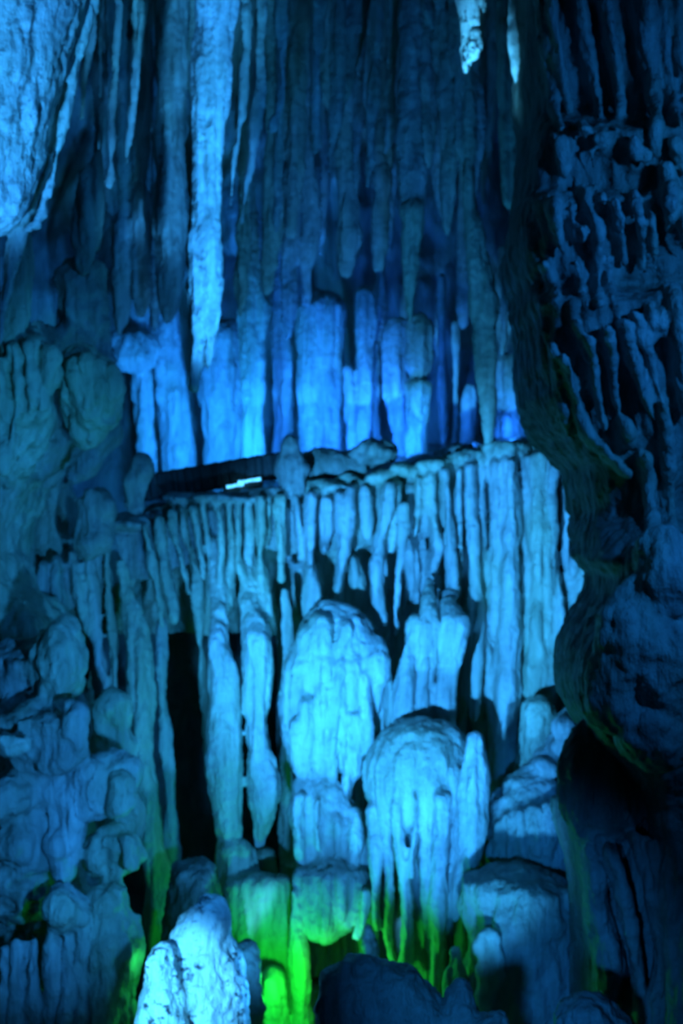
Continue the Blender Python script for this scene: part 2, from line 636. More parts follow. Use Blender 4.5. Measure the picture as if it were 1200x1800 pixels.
def f_back(u, v):
    x, z = -6 + 12 * u, -4.2 + 9.2 * v
    q = np.stack([x, x * 0, z], 1)
    rib = np.abs(np.sin(x * 9 + 2.0 * fbm(q * np.array([.7, 1, .5]), 2))) ** 0.8
    up = np.clip((z - 0.2) / 0.3, 0, 1)
    y = 12.75 - 0.32 * fbm(q * np.array([1.3, 1, 0.9]) + 3, 4) - 0.14 * rib * up
    return np.stack([x, y, z], 1)


def f_left(u, v):
    y, z = -2 + 15.5 * u, -4.2 + 9.2 * v
    q = np.stack([y * 0 + 2, y, z], 1)
    x = -3.3 + 0.25 * fbm(q * 1.1, 4) - 0.10 * np.clip(8 - y, 0, 10)
    return np.stack([x, y, z], 1)


def f_right(u, v):
    y, z = -2 + 15.5 * u, -4.2 + 9.2 * v
    q = np.stack([y * 0 + 9, y, z], 1)
    x = 3.4 + 0.25 * fbm(q * 1.1, 4)
    return np.stack([x, y, z], 1)


sheet('floor', f_floor, 90, 120, 'grey')
sheet('ceiling', f_ceil, 90, 120, 'grey')
sheet('wall_back', f_back, 420, 220, 'lime')
sheet('wall_left', f_left, 110, 80, 'grey')
sheet('wall_right', f_right, 110, 80, 'grey')

# ---------------------------------------------------------------- the shelf across the middle and its curtain
EDGE = [(60, 985), (130, 962), (200, 935), (260, 895), (350, 872), (500, 862), (650, 845), (760, 822), (850, 805), (950, 790), (1000, 800), (1030, 822), (1060, 840)]
curtain = thing('flowstone_curtain', 'wide fluted blue flowstone curtain hanging from the shelf across the middle', 'curtain', 700, 1500, 10.2)


def shelf_top():
    nu, nv = 230, 46
    U, W = np.meshgrid(np.linspace(60, 1060, nu), np.linspace(0, 1, nv), indexing='ij')
    pe = interp(EDGE, U.ravel()).reshape(U.shape)
    yf = 10.0
    xs = (U - 600) / FPX * yf
    z0 = (900 - pe) / FPX * yf
    Yd = yf + W * 2.6
    z = z0 + 0.28 * W ** 0.8 * np.clip((U - 420) / 150, 0.1, 1) - 0.10 * np.exp(-W * 14)
    q = np.stack([xs.ravel() * 3, Yd.ravel() * 3, xs.ravel() * 0], 1)
    z = z + 0.055 * fbm(q, 4).reshape(U.shape)
    v = np.stack([(xs * (1 + W * 0.18)).ravel(), Yd.ravel(), z.ravel()], 1)
    idx = np.arange(nu * nv).reshape(nu, nv)
    a, b, c, d = idx[:-1, :-1], idx[1:, :-1], idx[1:, 1:], idx[:-1, 1:]
    lo = v.copy()
    lo[:, 2] -= 0.35
    n = nu * nv
    fs = np.stack([a.ravel(), b.ravel(), c.ravel(), d.ravel()], 1)
    loop = np.concatenate([idx[:, 0], idx[-1, 1:], idx[-2::-1, -1], idx[0, -2:0:-1]])
    sides = [[int(loop[i]), int(loop[(i + 1) % len(loop)]), int(loop[(i + 1) % len(loop)]) + n, int(loop[i]) + n] for i in range(len(loop))]
    return link_mesh('shelf', np.concatenate([v, lo]), fs.tolist() + (fs[:, ::-1] + n).tolist() + sides, 'grey', curtain)


begin()
shelf_top()
# the two bodies of the curtain (a deep gap stays open between the left columns)
face('body', [(800, 480), (1080, 486), (1700, 500)], [(800, 1020), (900, 1040), (1000, 1042), (1100, 1030), (1250, 1010), (1400, 1000), (1700, 1020)],
     800, 1720, [(800, 10.05), (890, 10.05), (950, 10.35), (1050, 10.45), (1300, 10.4), (1720, 10.1)], 'lime', curtain, step=6, rib=0.10, ribpx=26, rough=0.07, thick=1.6, edge=0.6,
     tops=EDGE)
face('body', [(840, 70), (1100, 85), (1200, 110)], [(840, 530), (1000, 520), (1090, 500), (1200, 500)],
     850, 1110, [(850, 10.1), (885, 10.22), (960, 10.5), (1110, 10.9)], 'tan', curtain, step=6, rib=0.08, ribpx=24, rough=0.06, thick=1.2, edge=0.3, tops=EDGE, skew=-0.25)


def F(parent, mat, Y, *lists, name='flute', on=None, wide=None, out=0.0, weave=0.0, **kw):
    fin = name == 'flute'
    for n_, pts in enumerate(lists):
        push = out + (weave if n_ % 2 else -weave)
        kw2 = dict(amp=0.14, squash=1.7 if fin else 1.15, ringamp=0.05)
        kw2.update(kw)
        ws = wide if wide else 1.0
        line = []
        for p in pts:
            d = (p[3] if len(p) > 3 else 0.0) - push
            w = p[2] * ws
            if on:
                d += front(on, p[0], p[1]) - Y - 0.7 * w * Y / FPX
            d += w * Y / FPX * max(kw2['squash'] - 1, 0) * (1 if fin else 0)
            line.append((p[0], p[1], w, d))
        rock(name, line, Y, mat, parent, **kw2)


# flutes at the left end of the curtain
F(curtain, 'lime', 9.92,
  [(78, 985, 8), (75, 1040, 9), (72, 1105, 8)],
  [(100, 975, 10), (104, 1030, 12), (112, 1100, 7)],
  [(126, 965, 10), (136, 1020, 12), (150, 1085, 9), (158, 1120, 4)],
  [(152, 955, 10), (162, 1030, 11), (172, 1120, 9), (184, 1200, 6), (188, 1225, 3)])
F(curtain, 'tan', 9.85,
  [(190, 955, 7), (189, 990, 9), (192, 1050, 12), (198, 1110, 12), (200, 1170, 8), (201, 1215, 5)],
  [(252, 915, 9), (262, 960, 8), (272, 1010, 9), (281, 1060, 8), (285, 1105, 6)],
  [(276, 905, 12), (284, 955, 10), (295, 1020, 12), (303, 1070, 11), (306, 1096, 5)],
  [(300, 893, 9), (308, 950, 8), (324, 1010, 8), (334, 1050, 6)],
  [(318, 888, 9), (328, 940, 8), (342, 1000, 9), (348, 1060, 9), (354, 1160, 7), (361, 1260, 5), (364, 1330, 3)],
  [(338, 884, 9), (346, 930, 8), (354, 985, 7), (357, 1020, 4)],
  [(358, 880, 9), (364, 940, 8), (371, 1000, 10), (371, 1060, 10), (368, 1120, 9)],
  [(378, 876, 8), (386, 930, 7), (388, 980, 7), (386, 1030, 6)],
  [(398, 873, 9), (404, 930, 9), (407, 985, 10), (403, 1035, 11), (398, 1080, 14)],
  [(418, 872, 8), (419, 930, 7), (421, 985, 7), (430, 1030, 6), (443, 1068, 4)],
  [(436, 870, 8), (439, 930, 7), (440, 985, 6), (448, 1030, 5)],
  [(455, 868, 9), (456, 930, 9), (459, 990, 10), (464, 1040, 11), (468, 1090, 9)],
  [(474, 866, 8), (472, 920, 7), (470, 970, 5)],
  [(494, 866, 12), (495, 925, 14), (496, 975, 9), (495, 1025, 4)], wide=0.76, squash=2.0, weave=0.05)
F(curtain, 'lime', 9.86,
  [(515, 864, 10), (524, 930, 7), (528, 990, 5)],
  [(545, 862, 9), (542, 930, 11), (545, 985, 14), (548, 1040, 17), (550, 1090, 14)],
  [(572, 868, 13), (573, 920, 16), (568, 975, 6)],
  [(594, 860, 9), (600, 920, 9), (605, 960, 11), (596, 1010, 9), (592, 1070, 12)],
  [(618, 975, 8, 0.05), (624, 1010, 13, 0.05), (625, 1080, 15, 0.05)],
  [(616, 852, 8), (612, 905, 6), (610, 950, 4)],
  [(640, 850, 10), (643, 910, 9), (645, 950, 5)],
  [(684, 846, 11), (678, 900, 11), (668, 950, 10), (661, 1000, 14), (664, 1060, 13), (672, 1105, 15)],
  [(700, 845, 7), (694, 920, 7), (686, 975, 5)],
  [(710, 880, 7), (706, 960, 8), (700, 1040, 8), (695, 1120, 7)],
  [(733, 832, 10), (736, 890, 11), (728, 948, 7)],
  [(731, 960, 7, 0.05), (733, 1010, 9, 0.05), (730, 1065, 8, 0.05)],
  [(757, 826, 10), (760, 900, 9), (766, 955, 12), (758, 1010, 11), (754, 1060, 12)],
  [(782, 822, 10), (786, 880, 8), (790, 930, 9), (794, 985, 10), (792, 1050, 12)],
  [(806, 818, 9), (806, 880, 8), (808, 960, 7), (806, 1040, 6)],
  [(826, 812, 10), (826, 880, 8), (832, 960, 9), (838, 1060, 11), (836, 1150, 12), (832, 1270, 8)],
  [(846, 808, 9), (844, 900, 7), (847, 980, 7), (850, 1060, 8), (855, 1160, 9), (868, 1270, 13), (872, 1400, 12)], wide=0.88, squash=2.0, weave=0.05)
F(curtain, 'lime', 9.80,
  [(868, 804, 12), (870, 870, 9), (868, 960, 8), (866, 1040, 9), (868, 1130, 8)],
  [(892, 800, 13), (896, 880, 16), (893, 980, 18), (892, 1080, 20), (887, 1180, 20), (885, 1290, 22), (880, 1380, 21), (874, 1425, 12)],
  [(922, 796, 12), (925, 870, 8), (925, 960, 6), (922, 1050, 5)],
  [(972, 795, 12), (968, 870, 8), (972, 960, 8), (978, 1060, 10), (976, 1150, 12), (968, 1240, 10)],
  [(996, 800, 13), (994, 880, 11), (992, 960, 9), (1000, 1060, 10), (1004, 1150, 10), (1000, 1230, 9)],
  [(1018, 818, 14), (1024, 880, 15), (1028, 950, 15), (1024, 1030, 16), (1015, 1100, 12), (1012, 1180, 9)],
  amp=0.12, wide=1.02, squash=2.8, weave=0.04)
F(curtain, 'tan', 9.80,
  [(945, 792, 13), (944, 870, 13), (944, 950, 22), (944, 1040, 25), (944, 1130, 25), (938, 1205, 22), (935, 1260, 14)],
  amp=0.12, wide=1.15, squash=2.4)
# loose lumps of stone along the lip of the shelf
for (x, y, rx, ry) in ((560, 852, 26, 14), (612, 842, 24, 16), (668, 835, 22, 13), (712, 822, 20, 15), (770, 812, 24, 14), (820, 800, 26, 16), (880, 792, 30, 20),
                       (330, 872, 30, 12), (400, 868, 34, 12), (470, 862, 26, 12), (225, 915, 30, 18), (965, 790, 28, 18), (1008, 815, 22, 20)):
    blob('lip_stone', x, y + 4, rx * 1.5, ry * 0.9, 10.02, 'tan' if x > 500 else 'grey', curtain, amp=0.5)
blob('nub', 1054, 1032, 17, 24, 9.75, 'pale', curtain)

# ---------------------------------------------------------------- columns and mounds below the shelf
def S(name, label, cat, pts, Y, mat, group=None, **kw):
    return tag(rock(name, pts, Y, mat, None, **kw), label, cat, group)


col = thing('flowstone_column', 'long thin greenish column left of the dark gap, reaching the floor', 'column', 285, 1660, 9.7)
F(col, 'tan', 9.72,
  [(215, 985, 8), (222, 1030, 9), (232, 1085, 13), (241, 1130, 17), (247, 1190, 19), (250, 1243, 18)],
  [(250, 1246, 18), (253, 1300, 16), (257, 1370, 17), (263, 1430, 17), (268, 1476, 17)],
  [(268, 1478, 17), (276, 1530, 19), (284, 1590, 22), (286, 1680, 26), (286, 1850, 32)], name='segment', flutes=5, famp=0.12, f1=0.1, cap0=False, cap1=False, wide=1.12)
S('flowstone_column', 'thinnest bluish column standing just inside the dark gap', 'column',
  [(284, 1085, 6), (285, 1160, 6), (286, 1240, 7), (293, 1310, 10), (299, 1400, 11), (302, 1460, 12), (306, 1530, 13), (310, 1600, 22), (312, 1850, 30)], 9.95, 'lime')
col = thing('flowstone_column', 'bright blue column with its left side against the dark gap', 'column', 410, 1560, 9.6)
F(col, 'lime', 9.62,
  [(380, 940, 8, 0.35), (382, 1030, 12, 0.25), (382, 1085, 15, 0.12), (386, 1130, 19), (392, 1190, 24), (395, 1260, 28), (396, 1340, 27), (398, 1420, 25), (404, 1482, 24)], name='shaft', flutes=6, famp=0.10, f1=0.15, amp=0.09)
F(col, 'tan', 9.60, [(404, 1470, 26), (411, 1500, 34), (414, 1550, 36), (424, 1600, 40)], name='foot', flutes=8, famp=0.1)
col = thing('flowstone_column', 'blue column tapering to a point above green light', 'column', 455, 1490, 9.6)
F(col, 'lime', 9.62,
  [(436, 930, 8, 0.35), (438, 1020, 14, 0.25), (444, 1075, 20, 0.12), (450, 1125, 25), (453, 1200, 25), (452, 1262, 21), (452, 1296, 21)],
  [(452, 1292, 21), (460, 1350, 26), (463, 1400, 26), (460, 1445, 17), (455, 1486, 4)], name='shaft', flutes=5, famp=0.10, f1=0.1, amp=0.09, cap0=False, cap1=False)
F(col, 'tan', 9.75, [(466, 1486, 17), (466, 1550, 20)], name='foot')
wallg = thing('flowstone_apron', 'smooth flowstone apron glowing green under the two blue columns', 'flowstone', 470, 1780, 9.3)
F(wallg, 'tan', 9.45, [(446, 1535, 20), (450, 1545, 50), (455, 1580, 58), (462, 1650, 62), (470, 1720, 60), (470, 1850, 70)], name='body', flutes=10, famp=0.10, segs=90, squash=0.6)
F(wallg, 'tan', 9.10, [(516, 1560, 6), (520, 1640, 12), (528, 1720, 14), (534, 1850, 16)], [(478, 1700, 20), (480, 1760, 26), (482, 1850, 30)], name='flute')
S('flowstone_column', 'dark slender column between the blue pointed column and the big bulb', 'column',
  [(500, 1030, 8), (505, 1120, 11), (500, 1220, 10), (503, 1330, 12), (505, 1460, 13), (512, 1600, 16), (520, 1850, 22)], 9.95, 'lime')

m1 = thing('flowstone_mound', 'big bright blue bulb of flowstone in the middle of the curtain', 'flowstone', 595, 1400, 9.5)
F(m1, 'lime', 9.6, [(582, 1056, 36), (588, 1090, 52), (594, 1130, 70), (596, 1170, 85), (594, 1210, 90), (594, 1260, 86), (590, 1310, 74), (590, 1345, 56), (592, 1375, 34)], name='bulb', keep='m1',
  flutes=22, famp=0.26, f0=0.3, f1=0.55, amp=0.2, segs=150, squash=0.75, zstretch=0.6)
F(m1, 'lime', 9.20, [(562, 1075, 16), (566, 1110, 20), (568, 1150, 16)], [(548, 1090, 18), (538, 1150, 22), (528, 1190, 22)], [(600, 1080, 14), (606, 1110, 15), (600, 1150, 10)], [(650, 1110, 16), (662, 1160, 18), (668, 1210, 12)], name='knob', on='m1', squash=1.0)
F(m1, 'lime', 9.33,
  [(566, 1200, 6), (565, 1260, 8), (566, 1330, 7), (568, 1400, 4)],
  [(584, 1190, 6), (586, 1260, 8), (585, 1330, 7), (587, 1410, 4)],
  [(604, 1200, 7), (603, 1240, 8), (612, 1290, 7), (613, 1340, 8), (610, 1420, 6)],
  [(640, 1180, 6), (644, 1230, 8), (650, 1290, 7), (648, 1330, 4)],
  [(625, 1250, 8), (628, 1310, 9), (626, 1370, 7)],
  [(538, 1220, 9), (536, 1280, 11), (545, 1340, 10), (553, 1400, 8)],
  [(520, 1260, 8), (528, 1330, 9), (540, 1390, 6)], squash=1.8, wide=1.2)

m2 = thing('flowstone_mound', 'smooth dark-topped dome with long bright fringes like a jellyfish', 'flowstone', 745, 1720, 9.1)
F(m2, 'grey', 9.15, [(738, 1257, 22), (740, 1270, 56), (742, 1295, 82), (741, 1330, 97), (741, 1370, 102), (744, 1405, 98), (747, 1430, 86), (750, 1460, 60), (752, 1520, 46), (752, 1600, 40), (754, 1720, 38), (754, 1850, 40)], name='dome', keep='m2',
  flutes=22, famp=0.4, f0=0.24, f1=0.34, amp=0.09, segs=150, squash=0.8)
F(m2, 'lime', 8.86,
  [(664, 1400, 9, 0.12), (676, 1440, 10, 0.1), (683, 1500, 8, 0.1), (684, 1570, 7, 0.1), (682, 1640, 8, 0.1), (690, 1700, 8, 0.1)],
  [(655, 1410, 8, 0.2), (660, 1480, 9, 0.15), (662, 1560, 6, 0.15), (661, 1640, 6, 0.15)],
  [(697, 1405, 9), (703, 1470, 10), (710, 1530, 11), (717, 1590, 11), (714, 1660, 11), (706, 1720, 12)],
  [(728, 1390, 8), (730, 1450, 7), (722, 1510, 6), (724, 1550, 4)],
  [(742, 1395, 8), (746, 1460, 9), (744, 1530, 8), (746, 1600, 6), (748, 1680, 5)],
  [(772, 1390, 14), (772, 1450, 16), (768, 1530, 15), (768, 1610, 15), (766, 1690, 16), (764, 1760, 14), (768, 1850, 14)],
  [(800, 1400, 10, 0.05), (800, 1470, 12, 0.05), (792, 1560, 8, 0.05), (786, 1640, 6, 0.05)], squash=1.9, wide=0.95, weave=0.03)
F(m2, 'lime', 8.85,
  [(835, 1285, 12), (834, 1330, 20), (828, 1400, 26), (826, 1460, 27), (822, 1520, 22), (804, 1570, 16), (796, 1620, 7)], name='lobe', flutes=7, famp=0.12)
m1b = thing('flowstone_mound', 'pair of short bright drapes above the right of the dark-topped dome', 'flowstone', 760, 1270, 9.5)
F(m1b, 'lime', 9.5,
  [(790, 1030, 8, 0.3), (792, 1062, 16, 0.1), (798, 1090, 22), (792, 1140, 21), (784, 1200, 19), (780, 1260, 20), (785, 1320, 22)],
  [(756, 1010, 8, 0.25), (754, 1055, 12, 0.08), (757, 1100, 15), (752, 1160, 17), (742, 1215, 18), (745, 1290, 16)],
  [(727, 1080, 11), (726, 1120, 12), (716, 1170, 14), (708, 1240, 18), (704, 1310, 18)], name='drape', flutes=5, famp=0.12)

m3 = thing('flowstone_mound', 'dull blue lumpy mound with green light glowing under it', 'flowstone', 585, 1650, 9.1)
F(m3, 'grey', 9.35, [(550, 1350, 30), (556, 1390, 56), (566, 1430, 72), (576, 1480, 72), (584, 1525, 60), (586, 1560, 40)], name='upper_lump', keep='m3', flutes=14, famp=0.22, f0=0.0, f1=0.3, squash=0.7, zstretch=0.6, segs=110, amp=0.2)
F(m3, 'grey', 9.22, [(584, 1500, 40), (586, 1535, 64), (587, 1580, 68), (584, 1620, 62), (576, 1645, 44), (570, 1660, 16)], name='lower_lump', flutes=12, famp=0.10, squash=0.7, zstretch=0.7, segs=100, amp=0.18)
F(m3, 'lime', 9.0, [(622, 1415, 10), (624, 1470, 14), (620, 1525, 10)], [(530, 1390, 10), (524, 1450, 12), (530, 1520, 8)], [(560, 1400, 8), (556, 1450, 9), (562, 1500, 6)], name='flute', on='m3', squash=1.5)
F(m3, 'lime', 9.05, [(642, 1560, 8), (638, 1610, 11), (628, 1655, 9)], name='drip')
S('flowstone_drape', 'dim hanging drape behind the green-lit spike', 'drape', [(640, 1480, 20), (642, 1560, 22), (648, 1640, 18), (650, 1850, 24)], 9.75, 'lime', flutes=6, famp=0.1)

sm = S('stalagmite', 'teal bullet-shaped stalagmite against the long flutes at right', 'stalagmite',
       [(948, 1222, 12), (948, 1240, 28), (949, 1275, 38), (949, 1320, 40), (945, 1370, 40), (938, 1430, 42), (938, 1500, 44)], 9.45, 'tan', flutes=8, famp=0.06, amp=0.07)
lg = thing('rock_ledge', 'diagonal ledge of broken rock climbing right below the bullet-shaped stalagmite', 'ledge', 950, 1400, 9.0)
F(lg, 'lime', 9.15, [(1016, 1240, 16), (1000, 1268, 24), (984, 1300, 28), (962, 1338, 30), (930, 1370, 32), (896, 1400, 28), (872, 1440, 22), (866, 1480, 14)], name='ridge', amp=0.35, nscale=7, zstretch=1.0)
for (x, y, rx, ry) in ((906, 1380, 18, 14), (952, 1350, 22, 18), (990, 1282, 18, 22)):
    blob('ledge_stone', x, y, rx, ry, 9.02, 'lime', lg, amp=0.4)
sd = thing('flowstone_drape', 'small fringed drape below the diagonal ledge at right', 'drape', 930, 1530, 8.9)
F(sd, 'lime', 9.0, [(945, 1360, 14), (942, 1385, 44), (938, 1420, 66), (934, 1470, 72), (934, 1520, 72), (936, 1560, 64)], name='body', keep='sd', flutes=18, famp=0.14, f0=.2, f1=.5, segs=130, squash=0.6)
F(sd, 'lime', 8.62, [(872, 1440, 8), (872, 1480, 9), (874, 1515, 4)], [(890, 1425, 8), (892, 1480, 9), (894, 1512, 4)], [(912, 1415, 10), (914, 1470, 11), (920, 1525, 5)],
  [(938, 1410, 11), (940, 1460, 12), (944, 1505, 8)], [(964, 1405, 12), (966, 1460, 13), (966, 1510, 9)], [(986, 1395, 9), (990, 1450, 11), (992, 1520, 7)], on='sd', squash=1.6)

m4 = thing('boulder', 'large rounded blue boulder at the lower right in front of the drape', 'boulder', 915, 1850, 8.5)
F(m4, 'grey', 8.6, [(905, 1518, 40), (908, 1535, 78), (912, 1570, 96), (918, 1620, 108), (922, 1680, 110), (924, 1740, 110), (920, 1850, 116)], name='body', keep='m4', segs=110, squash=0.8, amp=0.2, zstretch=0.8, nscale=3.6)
F(m4, 'lime', 8.15, [(800, 1660, 10), (800, 1700, 18), (794, 1760, 20), (790, 1850, 20)], [(860, 1630, 16), (862, 1690, 24), (856, 1760, 20), (850, 1850, 20)], name='lump', on='m4', amp=0.25, zstretch=0.9, squash=0.5)

NQ = grow(0.0155, 3, streak=0.035, sfreq=11, lump=0.015, lz=0.35)
print('central', NQ)

# ---------------------------------------------------------------- foot of the scene: dark boulders, spike, pale stalagmite
begin()
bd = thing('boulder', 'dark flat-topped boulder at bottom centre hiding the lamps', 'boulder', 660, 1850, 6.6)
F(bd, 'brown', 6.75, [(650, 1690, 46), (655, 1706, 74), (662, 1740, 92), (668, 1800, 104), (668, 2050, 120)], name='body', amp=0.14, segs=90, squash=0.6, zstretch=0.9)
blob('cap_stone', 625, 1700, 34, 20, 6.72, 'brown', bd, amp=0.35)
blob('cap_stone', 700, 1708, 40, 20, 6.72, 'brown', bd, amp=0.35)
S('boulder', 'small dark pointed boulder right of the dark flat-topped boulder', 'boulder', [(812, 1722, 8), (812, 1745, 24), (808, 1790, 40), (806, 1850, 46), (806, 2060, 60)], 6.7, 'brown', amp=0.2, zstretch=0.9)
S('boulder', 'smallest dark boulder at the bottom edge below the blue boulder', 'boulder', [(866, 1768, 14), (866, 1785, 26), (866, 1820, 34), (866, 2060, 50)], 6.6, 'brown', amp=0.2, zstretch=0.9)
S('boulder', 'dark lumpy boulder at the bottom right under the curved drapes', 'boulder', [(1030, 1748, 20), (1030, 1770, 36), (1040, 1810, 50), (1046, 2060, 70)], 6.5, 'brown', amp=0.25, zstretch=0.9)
sp = S('stalagmite', 'small black jagged spike standing against the green light', 'stalagmite', [(646, 1618, 1.5), (647, 1640, 8), (648, 1665, 16), (648, 1700, 20), (648, 1850, 26)], 8.5, 'brown', amp=0.4, zstretch=1.0)
pw = thing('stalagmite', 'bright whitish stalagmite with dark specks at the bottom left of centre', 'stalagmite', 345, 1850, 7.5)
F(pw, 'pale', 7.55, [(376, 1576, 12), (370, 1590, 26), (362, 1620, 42), (354, 1652, 54), (350, 1700, 76), (348, 1760, 90), (346, 1850, 98), (346, 2000, 110)], name='cone', amp=0.10, segs=80, squash=0.8, zstretch=0.9)
F(pw, 'pale', 7.35, [(284, 1654, 14), (284, 1676, 30), (288, 1720, 42), (290, 1850, 52), (290, 2000, 54)], name='shoulder', amp=0.12, zstretch=0.9)
S('boulder', 'dark round stone tucked behind the right side of the whitish stalagmite', 'boulder', [(428, 1655, 8), (430, 1672, 18), (430, 1710, 24), (432, 1850, 30)], 8.2, 'brown', amp=0.15)
S('boulder', 'black rounded rock filling the gap above the whitish stalagmite', 'boulder', [(345, 1512, 16), (345, 1530, 40), (345, 1570, 52), (340, 1640, 60), (340, 1850, 70)], 8.9, 'brown', amp=0.2, zstretch=0.9)

print('foot', grow(0.014, 2, streak=0.01, lump=0.03, lfreq=6, fine=0.008))

# ---------------------------------------------------------------- left side, low: lumpy flowstone stack
begin()
ls = thing('flowstone_stack', 'knobbly stack of flowstone lumps rising at the lower left', 'flowstone', 120, 1850, 8.2)
face('body', [(1080, -120), (1800, -120)], [(1080, 90), (1200, 110), (1330, 130), (1450, 120), (1600, 150), (1850, 150)], 1150, 1900, [(1150, 9.0), (1300, 9.2), (1500, 9.2), (1640, 8.6), (1900, 8.3)],
     'grey', ls, step=7, rib=0.05, ribpx=34, rough=0.18, rscale=2.2, thick=1.0)
blob('lump', 100, 1160, 58, 68, 8.3, 'tan', ls, amp=0.12)
blob('lump', 40, 1190, 60, 60, 8.5, 'grey', ls, amp=0.25)
blob('lump', 60, 1290, 95, 74, 8.25, 'grey', ls, amp=0.3, nscale=3.5)
blob('lump', 128, 1285, 26, 58, 8.0, 'lime', ls, amp=0.3)
blob('lump', 28, 1300, 34, 24, 7.85, 'lime', ls, amp=0.35)
blob('lump', 182, 1375, 52, 52, 8.3, 'lime', ls, amp=0.2)
blob('lump', 212, 1400, 22, 40, 8.1, 'tan', ls, amp=0.2)
blob('lump', 192, 1500, 54, 48, 8.25, 'tan', ls, amp=0.28)
blob('lump', 230, 1500, 18, 34, 8.05, 'tan', ls, amp=0.2)
blob('lump', 30, 1400, 58, 52, 8.2, 'grey', ls, amp=0.3)
blob('lump', 44, 1470, 50, 60, 8.25, 'grey', ls, amp=0.3)
blob('lump', 20, 1560, 70, 60, 8.3, 'grey', ls, amp=0.3)
blob('lump', 112, 1600, 38, 44, 7.95, 'lime', ls, amp=0.15)
F(ls, 'lime', 8.15,
  [(96, 1310, 14), (98, 1370, 16), (104, 1430, 14), (108, 1490, 16), (112, 1560, 14)],
  [(124, 1310, 10), (124, 1380, 10), (128, 1450, 9), (134, 1520, 10)],
  [(150, 1330, 14), (146, 1390, 12), (150, 1440, 9)])
F(ls, 'lime', 7.95,
  [(88, 1610, 10), (92, 1680, 11), (94, 1760, 12), (96, 1850, 14)],
  [(118, 1620, 11), (124, 1700, 12), (124, 1780, 12), (122, 1850, 14)],
  [(144, 1600, 12), (148, 1680, 12), (146, 1760, 12), (146, 1850, 14)],
  [(60, 1640, 10), (58, 1720, 11), (62, 1850, 13)], [(32, 1640, 11), (30, 1730, 12), (34, 1850, 13)], [(4, 1650, 12), (6, 1740, 12), (6, 1850, 14)])
F(ls, 'tan', 8.1,
  [(196, 1540, 30), (196, 1590, 40), (194, 1680, 46), (192, 1760, 50), (190, 1850, 54)],
  [(236, 1600, 10), (230, 1680, 14), (224, 1760, 16), (222, 1850, 18)], name='slope', flutes=7, famp=0.12)
S('stalagmite', 'round-topped teal stalagmite between the stack and the greenish column', 'stalagmite',
  [(196, 1213, 10), (197, 1228, 22), (198, 1260, 31), (200, 1310, 34), (200, 1380, 36), (200, 1500, 38)], 8.9, 'tan', amp=0.08)

# ---------------------------------------------------------------- left side, middle
lw = thing('flowstone_wall', 'olive-streaked flowstone bulging from the left edge below the big pillar', 'flowstone', 20, 1150, 8.9)
face('body', [(550, -160), (1200, -160)], [(550, 60), (590, 92), (700, 98), (790, 84), (850, 50), (900, 18), (960, 8), (1040, 30), (1090, 84), (1180, 90)], 560, 1200, [(560, 8.8), (700, 8.5), (850, 8.9), (1200, 8.9)],
     'tan', lw, step=7, rib=0.08, ribpx=22, rough=0.14, rscale=2.2, thick=1.2, skew=0.5)
F(lw, 'tan', 8.35, [(20, 600, 12), (34, 680, 15), (20, 760, 12), (6, 830, 9)], [(52, 600, 14), (62, 670, 15), (52, 740, 10)], [(88, 610, 16), (84, 670, 14), (76, 730, 8)],
  [(-5, 620, 14), (4, 720, 14), (-8, 800, 9)])
db = thing('drapery_shell', 'curved fluted shell hanging over the black hollow at left', 'drape', 160, 800, 8.8)
F(db, 'tan', 8.75, [(150, 600, 26), (152, 640, 46), (158, 690, 50), (158, 740, 34), (156, 785, 10)], name='body', keep='db', flutes=16, famp=0.25, f0=0.1, f1=0.4, segs=130, squash=0.8, amp=0.16)
F(db, 'tan', 8.6, [(112, 640, 8), (120, 690, 7), (130, 730, 4)], [(134, 630, 8), (140, 690, 8), (146, 750, 4)], [(154, 625, 9), (156, 700, 9), (158, 785, 4)],
  [(174, 630, 8), (174, 690, 8), (168, 750, 4)], [(192, 640, 9), (194, 690, 8), (186, 735, 4)], on='db', out=0.03, wide=1.1)
F(db, 'grey', 8.95, [(196, 640, 10), (203, 690, 12), (198, 740, 16), (180, 785, 24), (155, 820, 26), (130, 850, 16)], name='rim', amp=0.1)
S('flowstone_wall', 'bluish rough rock knob behind the curved shell, left of the lit alcove', 'flowstone',
  [(150, 450, 24), (146, 500, 44), (146, 560, 48), (150, 620, 44), (154, 680, 30)], 9.7, 'lime', amp=0.3, squash=0.6, zstretch=0.8, segs=60)
S('boulder', 'dark smooth rock leaning under the curved shell into the hollow', 'boulder', [(92, 735, 20), (96, 775, 34), (80, 815, 34), (56, 845, 18)], 9.15, 'grey', amp=0.12)
S('stalagmite', 'small lit stump standing at the left end of the shelf', 'stalagmite', [(160, 850, 14), (162, 868, 26), (163, 900, 28), (162, 950, 32), (160, 985, 34)], 9.6, 'grey', amp=0.2)
S('stalagmite', 'little stump where the kerb begins at its left end', 'stalagmite', [(243, 795, 6), (243, 812, 13), (240, 850, 16), (238, 905, 20)], 9.9, 'grey', amp=0.2)
S('stalagmite', 'little dark rounded stump at the right end of the kerb', 'stalagmite', [(508, 762, 6), (509, 776, 12), (510, 800, 14), (513, 830, 20), (514, 872, 24)], 9.95, 'grey', amp=0.15)
for k, (x, y, rx, ry, lab) in enumerate(((545, 822, 36, 26, 'low dark rubble rock just right of the stump at the kerb end'), (600, 806, 40, 24, 'dark rubble rock on the shelf under the brightest alcove wall'),
                                         (655, 795, 36, 24, 'dark rubble rock at the foot of the narrow blue alcove columns'), (800, 792, 34, 20, 'dark rubble rock left of the long teal stalactite tip'))):
    tag(blob('rubble_rock', x, y + 4, rx, ry, 10.25, 'grey', None, amp=0.4), lab, 'rock', 'rubble rocks on the shelf')


print('left', grow(0.016, 4, lump=0.055, lfreq=5, streak=0.03))


